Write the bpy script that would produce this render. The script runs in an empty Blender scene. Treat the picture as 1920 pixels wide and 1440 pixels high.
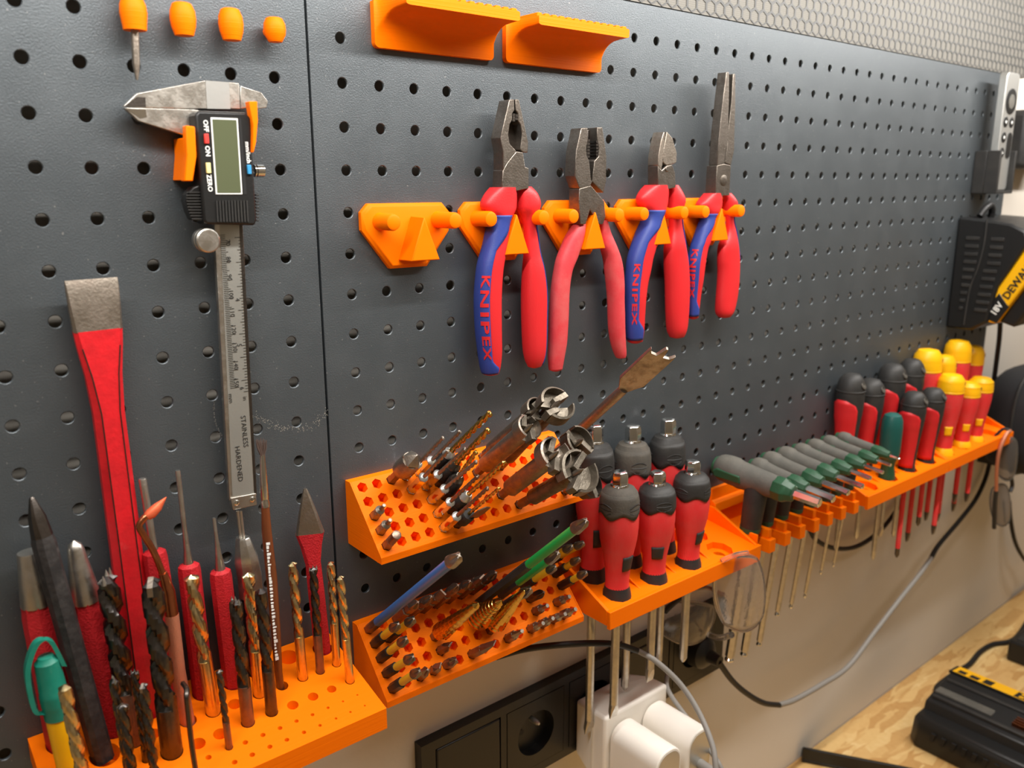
import bpy, math, random
from mathutils import Vector, Matrix, Quaternion
random.seed(7)
scn = bpy.context.scene
col = scn.collection
PI = math.pi
# ------------------------------------------------------------------ camera
RM = ((0.77306553, -0.63432331, -0.00190721), (-0.14745629, -0.17678271, -0.97314157), (0.61694922, 0.75258343, -0.23019958))
CAM = Vector((-0.25509824, -0.46845002, -0.05865173))
FPX = 1577.30
cd = bpy.data.cameras.new('camera'); cam = bpy.data.objects.new('camera', cd); col.objects.link(cam)
rx, dn, fw = (Vector(r) for r in RM)
m3 = Matrix((rx, -dn, -fw)).transposed()
cam.matrix_world = Matrix.Translation(CAM) @ m3.to_4x4()
cd.sensor_width = 36; cd.lens = 36 * FPX / 1920; cd.clip_start = 0.01; cd.clip_end = 20
cd.dof.use_dof = True; cd.dof.focus_distance = 0.56; cd.dof.aperture_fstop = 9.0
scn.camera = cam
# ------------------------------------------------------------------ light
scn.view_settings.view_transform = 'Standard'; scn.view_settings.look = 'None'
scn.view_settings.exposure = 0.0; scn.view_settings.gamma = 1.0
w = bpy.data.worlds.new('room_ambience'); scn.world = w; w.use_nodes = True
w.node_tree.nodes['Background'].inputs[0].default_value = (1.0, 0.93, 0.84, 1)
w.node_tree.nodes['Background'].inputs[1].default_value = 0.02
def area(name, loc, target, sx, sy, power, color):
    l = bpy.data.lights.new(name, 'AREA'); l.shape = 'RECTANGLE'; l.size = sx; l.size_y = sy; l.energy = power; l.color = color
    o = bpy.data.objects.new(name, l); col.objects.link(o); o.location = loc
    o.rotation_euler = (Vector(target) - Vector(loc)).to_track_quat('-Z', 'Y').to_euler()
    return o
area('workbench_light_strip', (0.39, -0.24, 0.215), (0.39, -0.02, -0.1), 1.74, 0.02, 12.2, (1.0, 0.97, 0.93))
area('ceiling_lamp', (0.7, -1.3, 1.36), (0.7, -1.3, 0), 1.2, 0.5, 10.0, (1.0, 0.95, 0.88))

def ray(px, py):
    d = Vector(((px - 960) / FPX, (py - 720) / FPX, 1.0)); return rx * d.x + dn * d.y + fw * d.z
def bp(px, py, Y=0.0):            # photograph pixel -> point of the plane parallel to the board
    d = ray(px, py); return CAM + d * ((Y - CAM.y) / d.y)
def bz(px, py, Z):
    d = ray(px, py); return CAM + d * ((Z - CAM.z) / d.z)
def bpl(px, py, p0, n):
    d = ray(px, py); n = Vector(n); return CAM + d * ((Vector(p0) - CAM).dot(n) / d.dot(n))
def closest(px, py, b, a):        # length along an axis that lies nearest to a pixel's ray
    d = ray(px, py).normalized(); a = Vector(a).normalized(); w_ = Vector(b) - CAM
    bb = a.dot(d); return (bb * d.dot(w_) - a.dot(w_)) / (1 - bb * bb)
def zz(l, ox, oy, k): return [(ox + p[0] / k, oy + p[1] / k) + tuple(p[2:]) for p in l]

# ------------------------------------------------------------------ materials
M = {}
def lin(c):
    return tuple((x / 255 / 12.92 if x / 255 <= .04045 else ((x / 255 + .055) / 1.055) ** 2.4) for x in c)
def mat(name, rgb, rough=.5, metal=0, bump=0, bscale=400, var=0, vscale=60, var_rgb=None, spec=.5, coat=0, trans=0, ior=1.45, emit=0, sss=0, stretch=None, rvar=0):
    m = bpy.data.materials.new(name); m.use_nodes = True; nt = m.node_tree; b = nt.nodes['Principled BSDF']; N = nt.nodes.new; L = nt.links.new
    c = lin(rgb) + (1,)
    b.inputs['Base Color'].default_value = c; b.inputs['Roughness'].default_value = rough; b.inputs['Metallic'].default_value = metal
    b.inputs['Specular IOR Level'].default_value = spec; b.inputs['Coat Weight'].default_value = coat; b.inputs['IOR'].default_value = ior
    b.inputs['Transmission Weight'].default_value = trans
    if sss:
        b.inputs['Subsurface Weight'].default_value = sss; b.inputs['Subsurface Radius'].default_value = (.004, .0015, .0005); b.inputs['Subsurface Scale'].default_value = 1
    tc = N('ShaderNodeTexCoord'); src = tc.outputs['Object']
    if stretch:
        mp = N('ShaderNodeMapping'); mp.inputs['Scale'].default_value = stretch; L(src, mp.inputs[0]); src = mp.outputs[0]
    if var or rvar:
        n = N('ShaderNodeTexNoise'); n.inputs['Scale'].default_value = vscale; n.inputs['Detail'].default_value = 6; n.inputs['Roughness'].default_value = .65; L(src, n.inputs['Vector'])
        r = N('ShaderNodeMapRange'); r.inputs['From Min'].default_value = .42; r.inputs['From Max'].default_value = .68; L(n.outputs['Fac'], r.inputs['Value'])
        if var:
            mx = N('ShaderNodeMix'); mx.data_type = 'RGBA'; mx.inputs[6].default_value = c
            mx.inputs[7].default_value = lin(var_rgb or tuple(x * .6 for x in rgb)) + (1,)
            s = N('ShaderNodeMath'); s.operation = 'MULTIPLY'; s.inputs[1].default_value = var; L(r.outputs[0], s.inputs[0]); L(s.outputs[0], mx.inputs[0]); L(mx.outputs[2], b.inputs['Base Color'])
        if rvar:
            q = N('ShaderNodeMath'); q.operation = 'MULTIPLY_ADD'; q.inputs[1].default_value = rvar; q.inputs[2].default_value = rough; L(r.outputs[0], q.inputs[0]); L(q.outputs[0], b.inputs['Roughness'])
    if bump:
        n2 = N('ShaderNodeTexNoise'); n2.inputs['Scale'].default_value = bscale; n2.inputs['Detail'].default_value = 3; L(src, n2.inputs['Vector'])
        bu = N('ShaderNodeBump'); bu.inputs['Strength'].default_value = bump; bu.inputs['Distance'].default_value = .0006; L(n2.outputs['Fac'], bu.inputs['Height']); L(bu.outputs[0], b.inputs['Normal'])
    M[name] = m; return m
mat('board', (80, 86, 90), .43, .5, .35, 1100, .25, 25, (96, 101, 104), spec=1.0, rvar=.05)
mat('hexsheet', (74, 74, 73), .5, .2, .05, 900)
def speckle(m_, scale, thr, amount, rgb):
    nt = m_.node_tree; N = nt.nodes.new; L = nt.links.new; pb_ = nt.nodes['Principled BSDF']; src = pb_.inputs['Base Color'].links[0].from_socket
    tc = N('ShaderNodeTexCoord'); n = N('ShaderNodeTexNoise'); n.inputs['Scale'].default_value = scale; n.inputs['Detail'].default_value = 1; L(tc.outputs['Object'], n.inputs['Vector'])
    r = N('ShaderNodeMapRange'); r.inputs['From Min'].default_value = thr; r.inputs['From Max'].default_value = thr + .05; r.inputs['To Max'].default_value = amount; L(n.outputs['Fac'], r.inputs['Value'])
    mi = N('ShaderNodeMix'); mi.data_type = 'RGBA'; mi.inputs[7].default_value = lin(rgb) + (1,); L(r.outputs[0], mi.inputs[0]); L(src, mi.inputs[6]); L(mi.outputs[2], pb_.inputs['Base Color'])
speckle(M['board'], 520, .72, .5, (150, 150, 146))
hm = mat('hexmesh', (116, 113, 106), .6)
def grid_lines(m_, pitch, dark):
    nt = m_.node_tree; N = nt.nodes.new; L = nt.links.new; tc = N('ShaderNodeTexCoord'); sp = N('ShaderNodeSeparateXYZ'); L(tc.outputs['Object'], sp.inputs[0]); outs = []
    for ax in ('X', 'Z'):
        a = N('ShaderNodeMath'); a.operation = 'MULTIPLY'; a.inputs[1].default_value = 1 / pitch; L(sp.outputs[ax], a.inputs[0])
        f = N('ShaderNodeMath'); f.operation = 'FRACT'; L(a.outputs[0], f.inputs[0]); g = N('ShaderNodeMath'); g.operation = 'LESS_THAN'; g.inputs[1].default_value = .3; L(f.outputs[0], g.inputs[0]); outs.append(g)
    mx = N('ShaderNodeMath'); mx.operation = 'MAXIMUM'; L(outs[0].outputs[0], mx.inputs[0]); L(outs[1].outputs[0], mx.inputs[1])
    mi = N('ShaderNodeMix'); mi.data_type = 'RGBA'; pb_ = nt.nodes['Principled BSDF']; mi.inputs[6].default_value = pb_.inputs['Base Color'].default_value; mi.inputs[7].default_value = lin(dark) + (1,); L(mx.outputs[0], mi.inputs[0]); L(mi.outputs[2], pb_.inputs['Base Color'])
grid_lines(hm, .0016, (94, 90, 82))
mat('room_white', (226, 218, 204), .9)
mat('wall', (214, 206, 194), .85, 0, .15, 300)
mat('steel', (206, 202, 194), .32, 1, .12, 900, .3, 160, (150, 140, 128), rvar=.15)
mat('worn_steel', (164, 154, 142), .42, 1, .3, 700, .5, 130, (98, 84, 72), rvar=.2)
mat('forstner', (128, 120, 108), .5, .9, .5, 500, .6, 110, (78, 70, 60), rvar=.2)
mat('plier_steel', (136, 128, 119), .40, 1, .3, 700, .5, 130, (78, 68, 60), rvar=.15)
mat('dark_steel', (104, 98, 93), .38, 1, .2, 800, .4, 150, (62, 55, 50))
mat('brown_steel', (140, 118, 104), .40, .9, .2, 700, .45, 150, (92, 74, 64))
mat('chrome', (225, 224, 220), .12, 1, .03, 500)
mat('black_drill', (98, 95, 93), .30, 1, .15, 900, .4, 220, (58, 54, 52))
mat('gold_drill', (222, 202, 154), .28, 1, .12, 900, .45, 160, (166, 146, 104))
mat('bright_gold', (212, 172, 88), .24, 1, .1, 900, .3, 200, (150, 116, 60))
mat('copper', (196, 122, 84), .30, 1, .1, 700, .35, 120, (120, 72, 50))
mat('copper_grip', (206, 138, 108), .5, .6, .5, 1600)
mat('red_paint', (206, 28, 36), .40, 0, .3, 500, .45, 110, (150, 20, 26), coat=.2)
mat('red_grit', (190, 30, 38), .55, 0, .9, 900, .3, 200, (140, 18, 26))
mat('red_grip', (208, 36, 40), .46, 0, .15, 900, .25, 40, (196, 44, 48))
mat('dusty_red', (224, 50, 52), .5, 0, .2, 800, .4, 50, (214, 92, 86))
mat('worn_red', (200, 56, 62), .6, 0, .2, 900, .5, 50, (196, 100, 96))
mat('blue_grip', (44, 62, 136), .5, 0, .2, 1200)
mat('rubber', (40, 39, 38), .55, 0, .2, 900, .35, 60, (66, 63, 58))
mat('dusty_rubber', (70, 66, 60), .75, 0, .35, 700, .5, 60, (98, 90, 78))
mat('black_plastic', (28, 28, 28), .38, 0, .12, 900)
mat('soft_black', (34, 34, 36), .8, 0, .3, 1500)
mat('yellow', (250, 186, 10), .42, 0, .08, 600)
mat('yellow_bit', (232, 178, 40), .4, 0, .1, 900)
mat('green_bit', (36, 158, 74), .35, 0, .1, 900)
mat('blue_bit', (70, 118, 190), .35, .2, .1, 900)
mat('teal', (20, 118, 98), .42, 0, .1, 700, .3, 120, (52, 140, 122))
mat('dark_teal', (24, 82, 76), .4, 0, .1, 700)
mat('dark_green', (34, 74, 48), .42, 0, .1, 700)
mat('grey_grip', (84, 82, 76), .7, 0, .35, 900, .4, 60, (112, 106, 96))
mat('white_plastic', (244, 238, 228), .38, 0, .05, 400)
mat('white_paint', (235, 235, 230), .6)
mat('silver', (200, 200, 196), .38, .8, .05, 500)
mat('scale', (178, 178, 172), .42, .75, .08, 900)
mat('lcd', (84, 90, 66), .15, 0, 0, spec=.6, coat=.6)
mat('ink', (24, 24, 24), .6)
mat('ink_grey', (90, 30, 30), .6)
mat('button_red', (214, 62, 56), .45); mat('button_cream', (232, 222, 150), .45); mat('button_blue', (54, 140, 190), .45)
mat('cord_black', (26, 25, 25), .5); mat('cord_grey', (140, 136, 130), .5)
mat('wood_brown', (110, 58, 30), .3, 0, .2, 300, .7, 90, (52, 26, 16), coat=.5, stretch=(1, 1, .12))
mat('bristle', (96, 78, 70), .8)
mat('orange_copper', (226, 104, 66), .5, .4, .15, 700)
mat('charred', (46, 44, 44), .5, .3, .5, 400, .5, 120, (90, 86, 84))
mat('clear', (246, 240, 234), .05, 0, .25, 300, trans=.95, spec=.8, ior=1.45)
mat('smoke', (170, 162, 154), .10, 0, 0, trans=.85, spec=.8, ior=1.45)
mat('dust', (150, 136, 112), .9, 0, .5, 900)
# orange print: fine layer lines across the build direction
def orange(name, stretch):
    m = mat(name, (255, 118, 0), .5, 0, 0, spec=.12)
    nt = m.node_tree; N = nt.nodes.new; L = nt.links.new; b = nt.nodes['Principled BSDF']
    tc = N('ShaderNodeTexCoord'); mp = N('ShaderNodeMapping'); mp.inputs['Scale'].default_value = stretch; L(tc.outputs['Object'], mp.inputs[0])
    n = N('ShaderNodeTexNoise'); n.inputs['Scale'].default_value = 1; n.inputs['Detail'].default_value = 2; L(mp.outputs[0], n.inputs['Vector'])
    bu = N('ShaderNodeBump'); bu.inputs['Strength'].default_value = .28; bu.inputs['Distance'].default_value = .0005; L(n.outputs['Fac'], bu.inputs['Height']); L(bu.outputs[0], b.inputs['Normal'])
orange('orange', (15, 15, 1600)); orange('orange_up', (15, 1600, 15))

# ------------------------------------------------------------------ mesh builder
def wm(o): return (wm(o.parent) if o.parent else Matrix()) @ o.matrix_basis
class MB:
    def __init__(s): s.v = []; s.f = []
    def add(s, vs, fs):
        o = len(s.v); s.v += [tuple(p) for p in vs]; s.f += [tuple(i + o for i in f) for f in fs]; return s
    def loft(s, rings, cap0=True, cap1=True, closed=True):
        n = len(rings[0]); vs = [p for r in rings for p in r]; fs = []
        for i in range(len(rings) - 1):
            for j in range(n if closed else n - 1):
                a = i * n + j; b = i * n + (j + 1) % n; fs.append((a, b, b + n, a + n))
        if cap0: fs.append(tuple(range(n - 1, -1, -1)))
        if cap1: fs.append(tuple(range((len(rings) - 1) * n, len(rings) * n)))
        return s.add(vs, fs)
    def lathe(s, prof, n=18, sx=1, sy=1, c=(0, 0, 0), rot=0, mtx=None):
        R = []
        for r, z in prof:
            r = max(r, 1e-5)
            R.append([Vector((c[0] + r * sx * math.cos(2 * PI * j / n + rot), c[1] + r * sy * math.sin(2 * PI * j / n + rot), c[2] + z)) for j in range(n)])
        if mtx: R = [[mtx @ p for p in r] for r in R]
        return s.loft(R)
    def box(s, x0, x1, y0, y1, z0, z1, mtx=None):
        v = [Vector((x, y, z)) for z in (z0, z1) for y in (y0, y1) for x in (x0, x1)]
        if mtx: v = [mtx @ p for p in v]
        return s.add(v, [(0, 2, 3, 1), (4, 5, 7, 6), (0, 1, 5, 4), (2, 6, 7, 3), (0, 4, 6, 2), (1, 3, 7, 5)])
    def prism(s, poly, a0, a1, ax='y', mtx=None):   # poly in the two other axes, extruded along ax
        def P(u, v, a): return Vector((u, a, v)) if ax == 'y' else (Vector((a, u, v)) if ax == 'x' else Vector((u, v, a)))
        A = [P(u, v, a0) for u, v in poly]; B = [P(u, v, a1) for u, v in poly]
        if mtx: A = [mtx @ p for p in A]; B = [mtx @ p for p in B]
        return s.loft([A, B])
    def tube(s, pts, r, n=10):
        pts = [Vector(p) for p in pts]; rs = r if isinstance(r, (list, tuple)) else [r] * len(pts)
        t0 = (pts[1] - pts[0]).normalized(); u = t0.orthogonal().normalized(); R = []
        for i, p in enumerate(pts):
            t = (pts[min(i + 1, len(pts) - 1)] - pts[max(i - 1, 0)]).normalized()
            u = (u - t * u.dot(t)).normalized(); v = t.cross(u)
            R.append([p + (u * math.cos(2 * PI * j / n) + v * math.sin(2 * PI * j / n)) * rs[i] for j in range(n)])
        return s.loft(R)
    def xf(s, mtx): s.v = [tuple(mtx @ Vector(p)) for p in s.v]; return s
    def build(s, name, material, parent=None, bevel=0, smooth=38, seg=2, world=False, kind=None, recalc=True):
        if world and parent is not None:
            q = wm(parent).inverted()
            s.v = [tuple(q @ Vector(p)) for p in s.v]
        me = bpy.data.meshes.new(name); me.from_pydata(s.v, [], s.f); me.validate()
        if recalc:
            import bmesh
            bm = bmesh.new(); bm.from_mesh(me); bmesh.ops.recalc_face_normals(bm, faces=bm.faces); bm.to_mesh(me); bm.free()
        me.materials.append(M[material] if isinstance(material, str) else material)
        if smooth:
            me.polygons.foreach_set('use_smooth', [True] * len(me.polygons)); me.set_sharp_from_angle(angle=math.radians(smooth))
        o = bpy.data.objects.new(name, me); col.objects.link(o)
        if parent is not None: o.parent = parent
        if bevel:
            b = o.modifiers.new('edge', 'BEVEL'); b.width = bevel; b.segments = seg; b.limit_method = 'ANGLE'; b.angle_limit = math.radians(40)
        if kind: o['kind'] = kind
        return o
def tag(o, label, cat, group=None):
    o['label'] = label; o['category'] = cat
    if group: o['group'] = group
    return o
def thing(name, label, cat, loc=(0, 0, 0), axis=None, roll=0, group=None):
    o = bpy.data.objects.new(name, None); col.objects.link(o); o.empty_display_size = .01
    mtx = Matrix.Translation(Vector(loc))
    if axis is not None:
        az = Vector(axis).normalized(); ax = Vector((1, 0, 0)); ax = (ax - az * ax.dot(az)).normalized(); ay = az.cross(ax)
        mtx = mtx @ Matrix((ax, ay, az)).transposed().to_4x4() @ Matrix.Rotation(roll, 4, 'Z')
    o.matrix_world = mtx; o.rotation_mode = 'QUATERNION'; o.matrix_basis = mtx
    return tag(o, label, cat, group)
def struct(o): o['kind'] = 'structure'; return o
def spline(pts, n=8):             # Catmull-Rom through points
    P = [Vector(p) for p in pts]; P = [P[0] * 2 - P[1]] + P + [P[-1] * 2 - P[-2]]; out = []
    for i in range(1, len(P) - 2):
        for k in range(n):
            t = k / n; a, b, c, d = P[i - 1:i + 3]
            out.append(.5 * ((2 * b) + (c - a) * t + (2 * a - 5 * b + 4 * c - d) * t * t + (3 * b - a - 3 * c + d) * t ** 3))
    out.append(P[-2]); return out
def lerp_rows(rows, n=4):         # smooth a table of numbers
    out = []
    R = [rows[0]] + list(rows) + [rows[-1]]
    for i in range(1, len(R) - 2):
        for k in range(n):
            t = k / n; row = []
            for a, b, c, d in zip(*R[i - 1:i + 3]):
                row.append(.5 * (2 * b + (c - a) * t + (2 * a - 5 * b + 4 * c - d) * t * t + (3 * b - a - 3 * c + d) * t ** 3))
            out.append(tuple(row))
    out.append(tuple(rows[-1])); return out
_tc = {}
def text_geo(body, size, spacing=1.0, bold=0):
    key = (body, size, spacing, bold)
    if key not in _tc:
        cu = bpy.data.curves.new('lettering', 'FONT'); cu.body = body; cu.size = size; cu.align_x = 'CENTER'; cu.align_y = 'CENTER'; cu.space_character = spacing; cu.offset = bold; cu.resolution_u = 2
        o = bpy.data.objects.new('lettering', cu); col.objects.link(o)
        dg = bpy.context.evaluated_depsgraph_get(); me = bpy.data.meshes.new_from_object(o.evaluated_get(dg))
        _tc[key] = ([tuple(v.co) for v in me.vertices], [tuple(p.vertices) for p in me.polygons])
        bpy.data.objects.remove(o); bpy.data.curves.remove(cu); bpy.data.meshes.remove(me)
    return _tc[key]
def lettering(body, size, origin, right, up, material, parent, thick=.00012, spacing=1.0, bold=0, world=True, name='lettering', mb=None):
    vs, fs = text_geo(body, size, spacing, bold); r = Vector(right).normalized(); u = Vector(up).normalized(); n = r.cross(u); o = Vector(origin)
    b = mb or MB(); b.add([o + r * x + u * y + n * thick for x, y, z in vs], fs)
    if mb: return mb
    return b.build(name, material, parent, smooth=0, world=world, recalc=False)
def holed(name, outline, holes, z0, z1, fn):   # plate with holes, fill by a 2D curve; fn maps the flat plate to its place
    cu = bpy.data.curves.new(name, 'CURVE'); cu.dimensions = '2D'; cu.fill_mode = 'BOTH'; cu.extrude = .5
    for pl in [outline] + holes:
        sp = cu.splines.new('POLY'); sp.points.add(len(pl) - 1); sp.use_cyclic_u = True
        for p, q in zip(sp.points, pl): p.co = (q[0], q[1], 0, 1)
    o = bpy.data.objects.new(name, cu); col.objects.link(o); dg = bpy.context.evaluated_depsgraph_get()
    me = bpy.data.meshes.new_from_object(o.evaluated_get(dg)); b = MB()
    b.add([fn(v.co.x, v.co.y, z0 + (z1 - z0) * (v.co.z + .5)) for v in me.vertices], [tuple(p.vertices) for p in me.polygons])
    bpy.data.objects.remove(o); bpy.data.curves.remove(cu); bpy.data.meshes.remove(me)
    return b
def ngon(cx, cy, r, n=16, rot=0): return [(cx + r * math.cos(2 * PI * i / n + rot), cy + r * math.sin(2 * PI * i / n + rot)) for i in range(n)]

# ================================================================== the setting
WY = 0.02          # face of the room wall behind the board
DZ = -0.765        # desk top
b = MB(); b.box(-1.6, 1.275, WY, WY + .1, -1.4, 1.4); struct(b.build('wall_back', 'wall', smooth=0))
b = MB(); b.box(1.279, 2.6, WY + .004, WY + .1, -1.4, 1.4); struct(b.build('wall_back_far', 'wall', smooth=0))

b = MB(); b.box(-1.7, 2.7, -2.4, WY + .1, -1.5, -1.4); struct(b.build('floor', 'wall', smooth=0))
b = MB(); b.box(-1.7, 2.7, -2.4, WY + .1, 1.4, 1.5); struct(b.build('ceiling', 'room_white', smooth=0))
b = MB(); b.box(-1.7, -1.6, -2.4, WY, -1.4, 1.4); struct(b.build('wall_left', 'room_white', smooth=0))
b = MB(); b.box(2.6, 2.7, -2.4, WY, -1.4, 1.4); struct(b.build('wall_right', 'room_white', smooth=0))
b = MB(); b.box(-1.6, 2.6, -2.4, -2.3, -1.4, 1.4); struct(b.build('wall_front', 'room_white', smooth=0))
# OSB desk top
m = mat('osb', (206, 166, 104), .6, 0, 0); nt = m.node_tree; N = nt.nodes.new; L = nt.links.new; pb = nt.nodes['Principled BSDF']
tc = N('ShaderNodeTexCoord')
def flake_layer(rot, sc, sq, seed):
    mp = N('ShaderNodeMapping'); mp.inputs['Rotation'].default_value = (0, 0, rot); mp.inputs['Scale'].default_value = (sc, sc * sq, sc); mp.inputs['Location'].default_value = (seed, seed * .7, 0)
    ns = N('ShaderNodeTexNoise'); ns.inputs['Scale'].default_value = 26; ns.inputs['Detail'].default_value = 2
    ad = N('ShaderNodeVectorMath'); ad.operation = 'MULTIPLY_ADD'; ad.inputs[1].default_value = (.012, .012, 0)
    L(tc.outputs['Object'], ns.inputs['Vector']); L(ns.outputs['Color'], ad.inputs[0]); L(tc.outputs['Object'], ad.inputs[2]); L(ad.outputs[0], mp.inputs[0])
    vo = N('ShaderNodeTexVoronoi'); vo.inputs['Scale'].default_value = 1; L(mp.outputs[0], vo.inputs['Vector'])
    return vo
def val(vo):
    s_ = N('ShaderNodeSeparateColor'); L(vo.outputs['Color'], s_.inputs[0]); return s_.outputs
cur = pri = None
for k in range(6):
    vo = flake_layer(k * 1.05 + .3, 13 + 2 * (k % 3), 4.2 + .5 * (k % 2), k * 3.7); o_ = val(vo)
    if cur is None: cur, pri = o_[0], o_[1]; continue
    gt = N('ShaderNodeMath'); gt.operation = 'GREATER_THAN'; L(o_[1], gt.inputs[0]); L(pri, gt.inputs[1])
    mf = N('ShaderNodeMix'); mf.data_type = 'FLOAT'; L(gt.outputs[0], mf.inputs[0]); L(cur, mf.inputs[2]); L(o_[0], mf.inputs[3])
    mm_ = N('ShaderNodeMath'); mm_.operation = 'MAXIMUM'; L(o_[1], mm_.inputs[0]); L(pri, mm_.inputs[1]); cur, pri = mf.outputs[0], mm_.outputs[0]
gr = N('ShaderNodeTexNoise'); gr.inputs['Scale'].default_value = 140; gr.inputs['Detail'].default_value = 4; L(tc.outputs['Object'], gr.inputs['Vector'])
mxb = N('ShaderNodeMath'); mxb.operation = 'MULTIPLY_ADD'; mxb.inputs[1].default_value = .35; L(gr.outputs['Fac'], mxb.inputs[0])
sb_ = N('ShaderNodeMath'); sb_.operation = 'MULTIPLY_ADD'; sb_.inputs[1].default_value = .8; sb_.inputs[2].default_value = -.08; L(cur, sb_.inputs[0]); L(sb_.outputs[0], mxb.inputs[2])
cr = N('ShaderNodeValToRGB'); e = cr.color_ramp.elements
e[0].position = 0; e[0].color = lin((168, 118, 66)) + (1,); e[1].position = 1; e[1].color = lin((232, 202, 146)) + (1,)
for p_, c_ in ((.08, (192, 146, 86)), (.45, (210, 168, 106)), (.8, (222, 186, 124))): q = cr.color_ramp.elements.new(p_); q.color = lin(c_) + (1,)
L(mxb.outputs[0], cr.inputs[0]); L(cr.outputs[0], pb.inputs['Base Color'])
bu = N('ShaderNodeBump'); bu.inputs['Strength'].default_value = .3; bu.inputs['Distance'].default_value = .0008; L(mxb.outputs[0], bu.inputs['Height']); L(bu.outputs[0], pb.inputs['Normal'])
b = MB(); b.box(-1.2, 2.4, -.75, WY - .001, DZ - .022, DZ)
tag(b.build('desk_top', 'osb', bevel=.001), 'pale flaked chipboard desk top running along the wall', 'desk')

# pegboard panels: real sheet with real holes
def pegboard(x0, x1, xs, label, zt=.0747, zb=-.4003):
    b = MB(); S = .025; H = .0125; R = .0032; rows = [(.05 - .025 * j) for j in range(18)]
    n = 16; circ = [(R * math.cos(2 * PI * i / n + PI / 4), R * math.sin(2 * PI * i / n + PI / 4)) for i in range(n)]
    sq = []
    for k in range(4):
        a = [(H, H), (-H, H), (-H, -H), (H, -H)]; p, q = a[k], a[(k + 1) % 4]
        sq += [(p[0] + (q[0] - p[0]) * t / 4, p[1] + (q[1] - p[1]) * t / 4) for t in range(4)]
    T = .0016; ch = .0004
    for X in xs:
        for Z in rows:
            rg = [[(X + u, y, Z + v) for u, v in l] for l, y in ((sq, 0), ([(u * (R + ch) / R, v * (R + ch) / R) for u, v in circ], 0), (circ, ch), (circ, T), (sq, T))]
            vs = [p for r in rg for p in r]; fs = []
            for i in range(4):
                for j in range(n): a = i * n + j; c = i * n + (j + 1) % n; fs.append((a, c, c + n, a + n))
            b.add(vs, fs)
    xa, xb, za, zb2 = min(xs) - H, max(xs) + H, rows[0] + H, rows[-1] - H
    for bx in ((x0, xa, zb, zt), (xb, x1, zb, zt), (xa, xb, za, zt), (xa, xb, zb, zb2)): b.box(bx[0], bx[1], 0, T, bx[2], bx[3])
    o = b.build('pegboard_panel', 'board', recalc=False, smooth=30)
    tag(o, label, 'pegboard')
    f = MB()
    for bx in ((x0, x0 + T, zb, zt), (x1 - T, x1, zb, zt)): f.box(bx[0], bx[1], T, WY - .0005, bx[2], bx[3])
    f.box(x0, x1, T, WY - .0005, zt - T, zt); f.box(x0, x1, T, WY - .0005, zb, zb + T)
    f.build('folded_edge', 'board', o)
    return o
pegboard(-.0204, .9695, [.025 * i for i in range(39)], 'large slate grey pegboard panel behind the pliers and orange racks')
pegboard(-.50, -.0220, [-.0422 - .025 * i for i in range(18)], 'slate grey pegboard panel behind the caliper and drill block')

# hexagon perforated sheet above the board
def hexsheet():
    b = MB(); px, pz = .0120, .0098; z0, z1, x0, x1 = .0757, .36, .10, 1.0; ro, ri = 1.0, .82; T = .0005; yf = -.0002
    nz = int((z1 - z0) / pz); nx = int((x1 - x0) / px)
    hexp = [(.5 * px * a, (2 / 3) * pz * c_) for a, c_ in ((0, 1), (-1, .5), (-1, -.5), (0, -1), (1, -.5), (1, .5))]
    for j in range(nz):
        for i in range(nx):
            cx = x0 + px * (i + .5 * (j % 2)); cz = z0 + pz * .66 + pz * j
            rg = [[(cx + u * k, y, cz + v * k) for u, v in hexp] for k, y in ((1.0, yf), (ri, yf), (ri, yf + T))]
            vs = [p for r in rg for p in r]; fs = []
            for a_ in range(2):
                for c_ in range(6): p = a_ * 6 + c_; q = a_ * 6 + (c_ + 1) % 6; fs.append((p, q, q + 6, p + 6))
            b.add(vs, fs)
    return b
o = hexsheet().build('perforated_sheet', 'hexsheet', smooth=0, recalc=False); tag(o, 'pale grey metal sheet with hexagon perforation above the pegboard', 'metal sheet')
b = MB(); b.box(-.5, 1.0, .00028, WY - .0005, .0757, .36); b.build('backing_mesh', 'hexmesh', o, smooth=0)
b = MB(); b.box(-.5, .10, -.0002, .00026, .0757, .36); b.build('plain_strip', 'hexsheet', o, smooth=0)

# ================================================================== orange printed holders
# two shelves with scooped undersides
for x0, side in ((.0207, 'left of the pair, above the empty plier hook'), (.1211, 'right of the pair, above the combination pliers')):
    t = thing('printed_shelf', 'orange printed shelf with scooped underside, ' + side, 'shelf', (x0, 0, .0215), group='orange shelves at the top of the board')
    W = .090; zt = .048; prof = [(0, 0, 0), (-.004, 0, 0)]
    for k in range(9):
        a = k / 8 * PI / 2; prof.append((-.004 - .017 * (1 - math.cos(a)), .0055 + .0145 * math.sin(a), .0052 * math.sin(a)))
    prof.append((-.031, .0205, .0055)); rings = []
    for y, dz, dx in prof:
        z = .0215 + dz; xa, xb = x0 + dx, x0 + W; r = .003
        ring = []
        for cx, cz, a0 in ((xb - r, zt - .0008, 0), (xa + r, zt - .0008, 90), (xa + r, z + r, 180), (xb - r, z + r, 270)):
            for k in range(5):
                a = math.radians(a0 + 22.5 * k); rz = .0008 if a0 < 180 else (r if dz < .01 else .0012)
                ring.append((cx + r * math.cos(a), y, (cz if a0 < 180 else z + rz) + rz * math.sin(a)))
        rings.append(ring)
    b = MB(); b.loft(rings); b.build('scooped_body', 'orange', t, world=True)
    for k in range(13):
        xc = x0 + .008 + k * .0066
        if xc > x0 + W - .002: break
        b = MB(); b.prism([(xc - .0026, zt - .0008), (xc + .0026, zt - .0008), (xc + .0018, zt + .0018), (xc - .0018, zt + .0018)], -.029, -.001); b.build('top_rib', 'orange', t, world=True, bevel=.0005)

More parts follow.
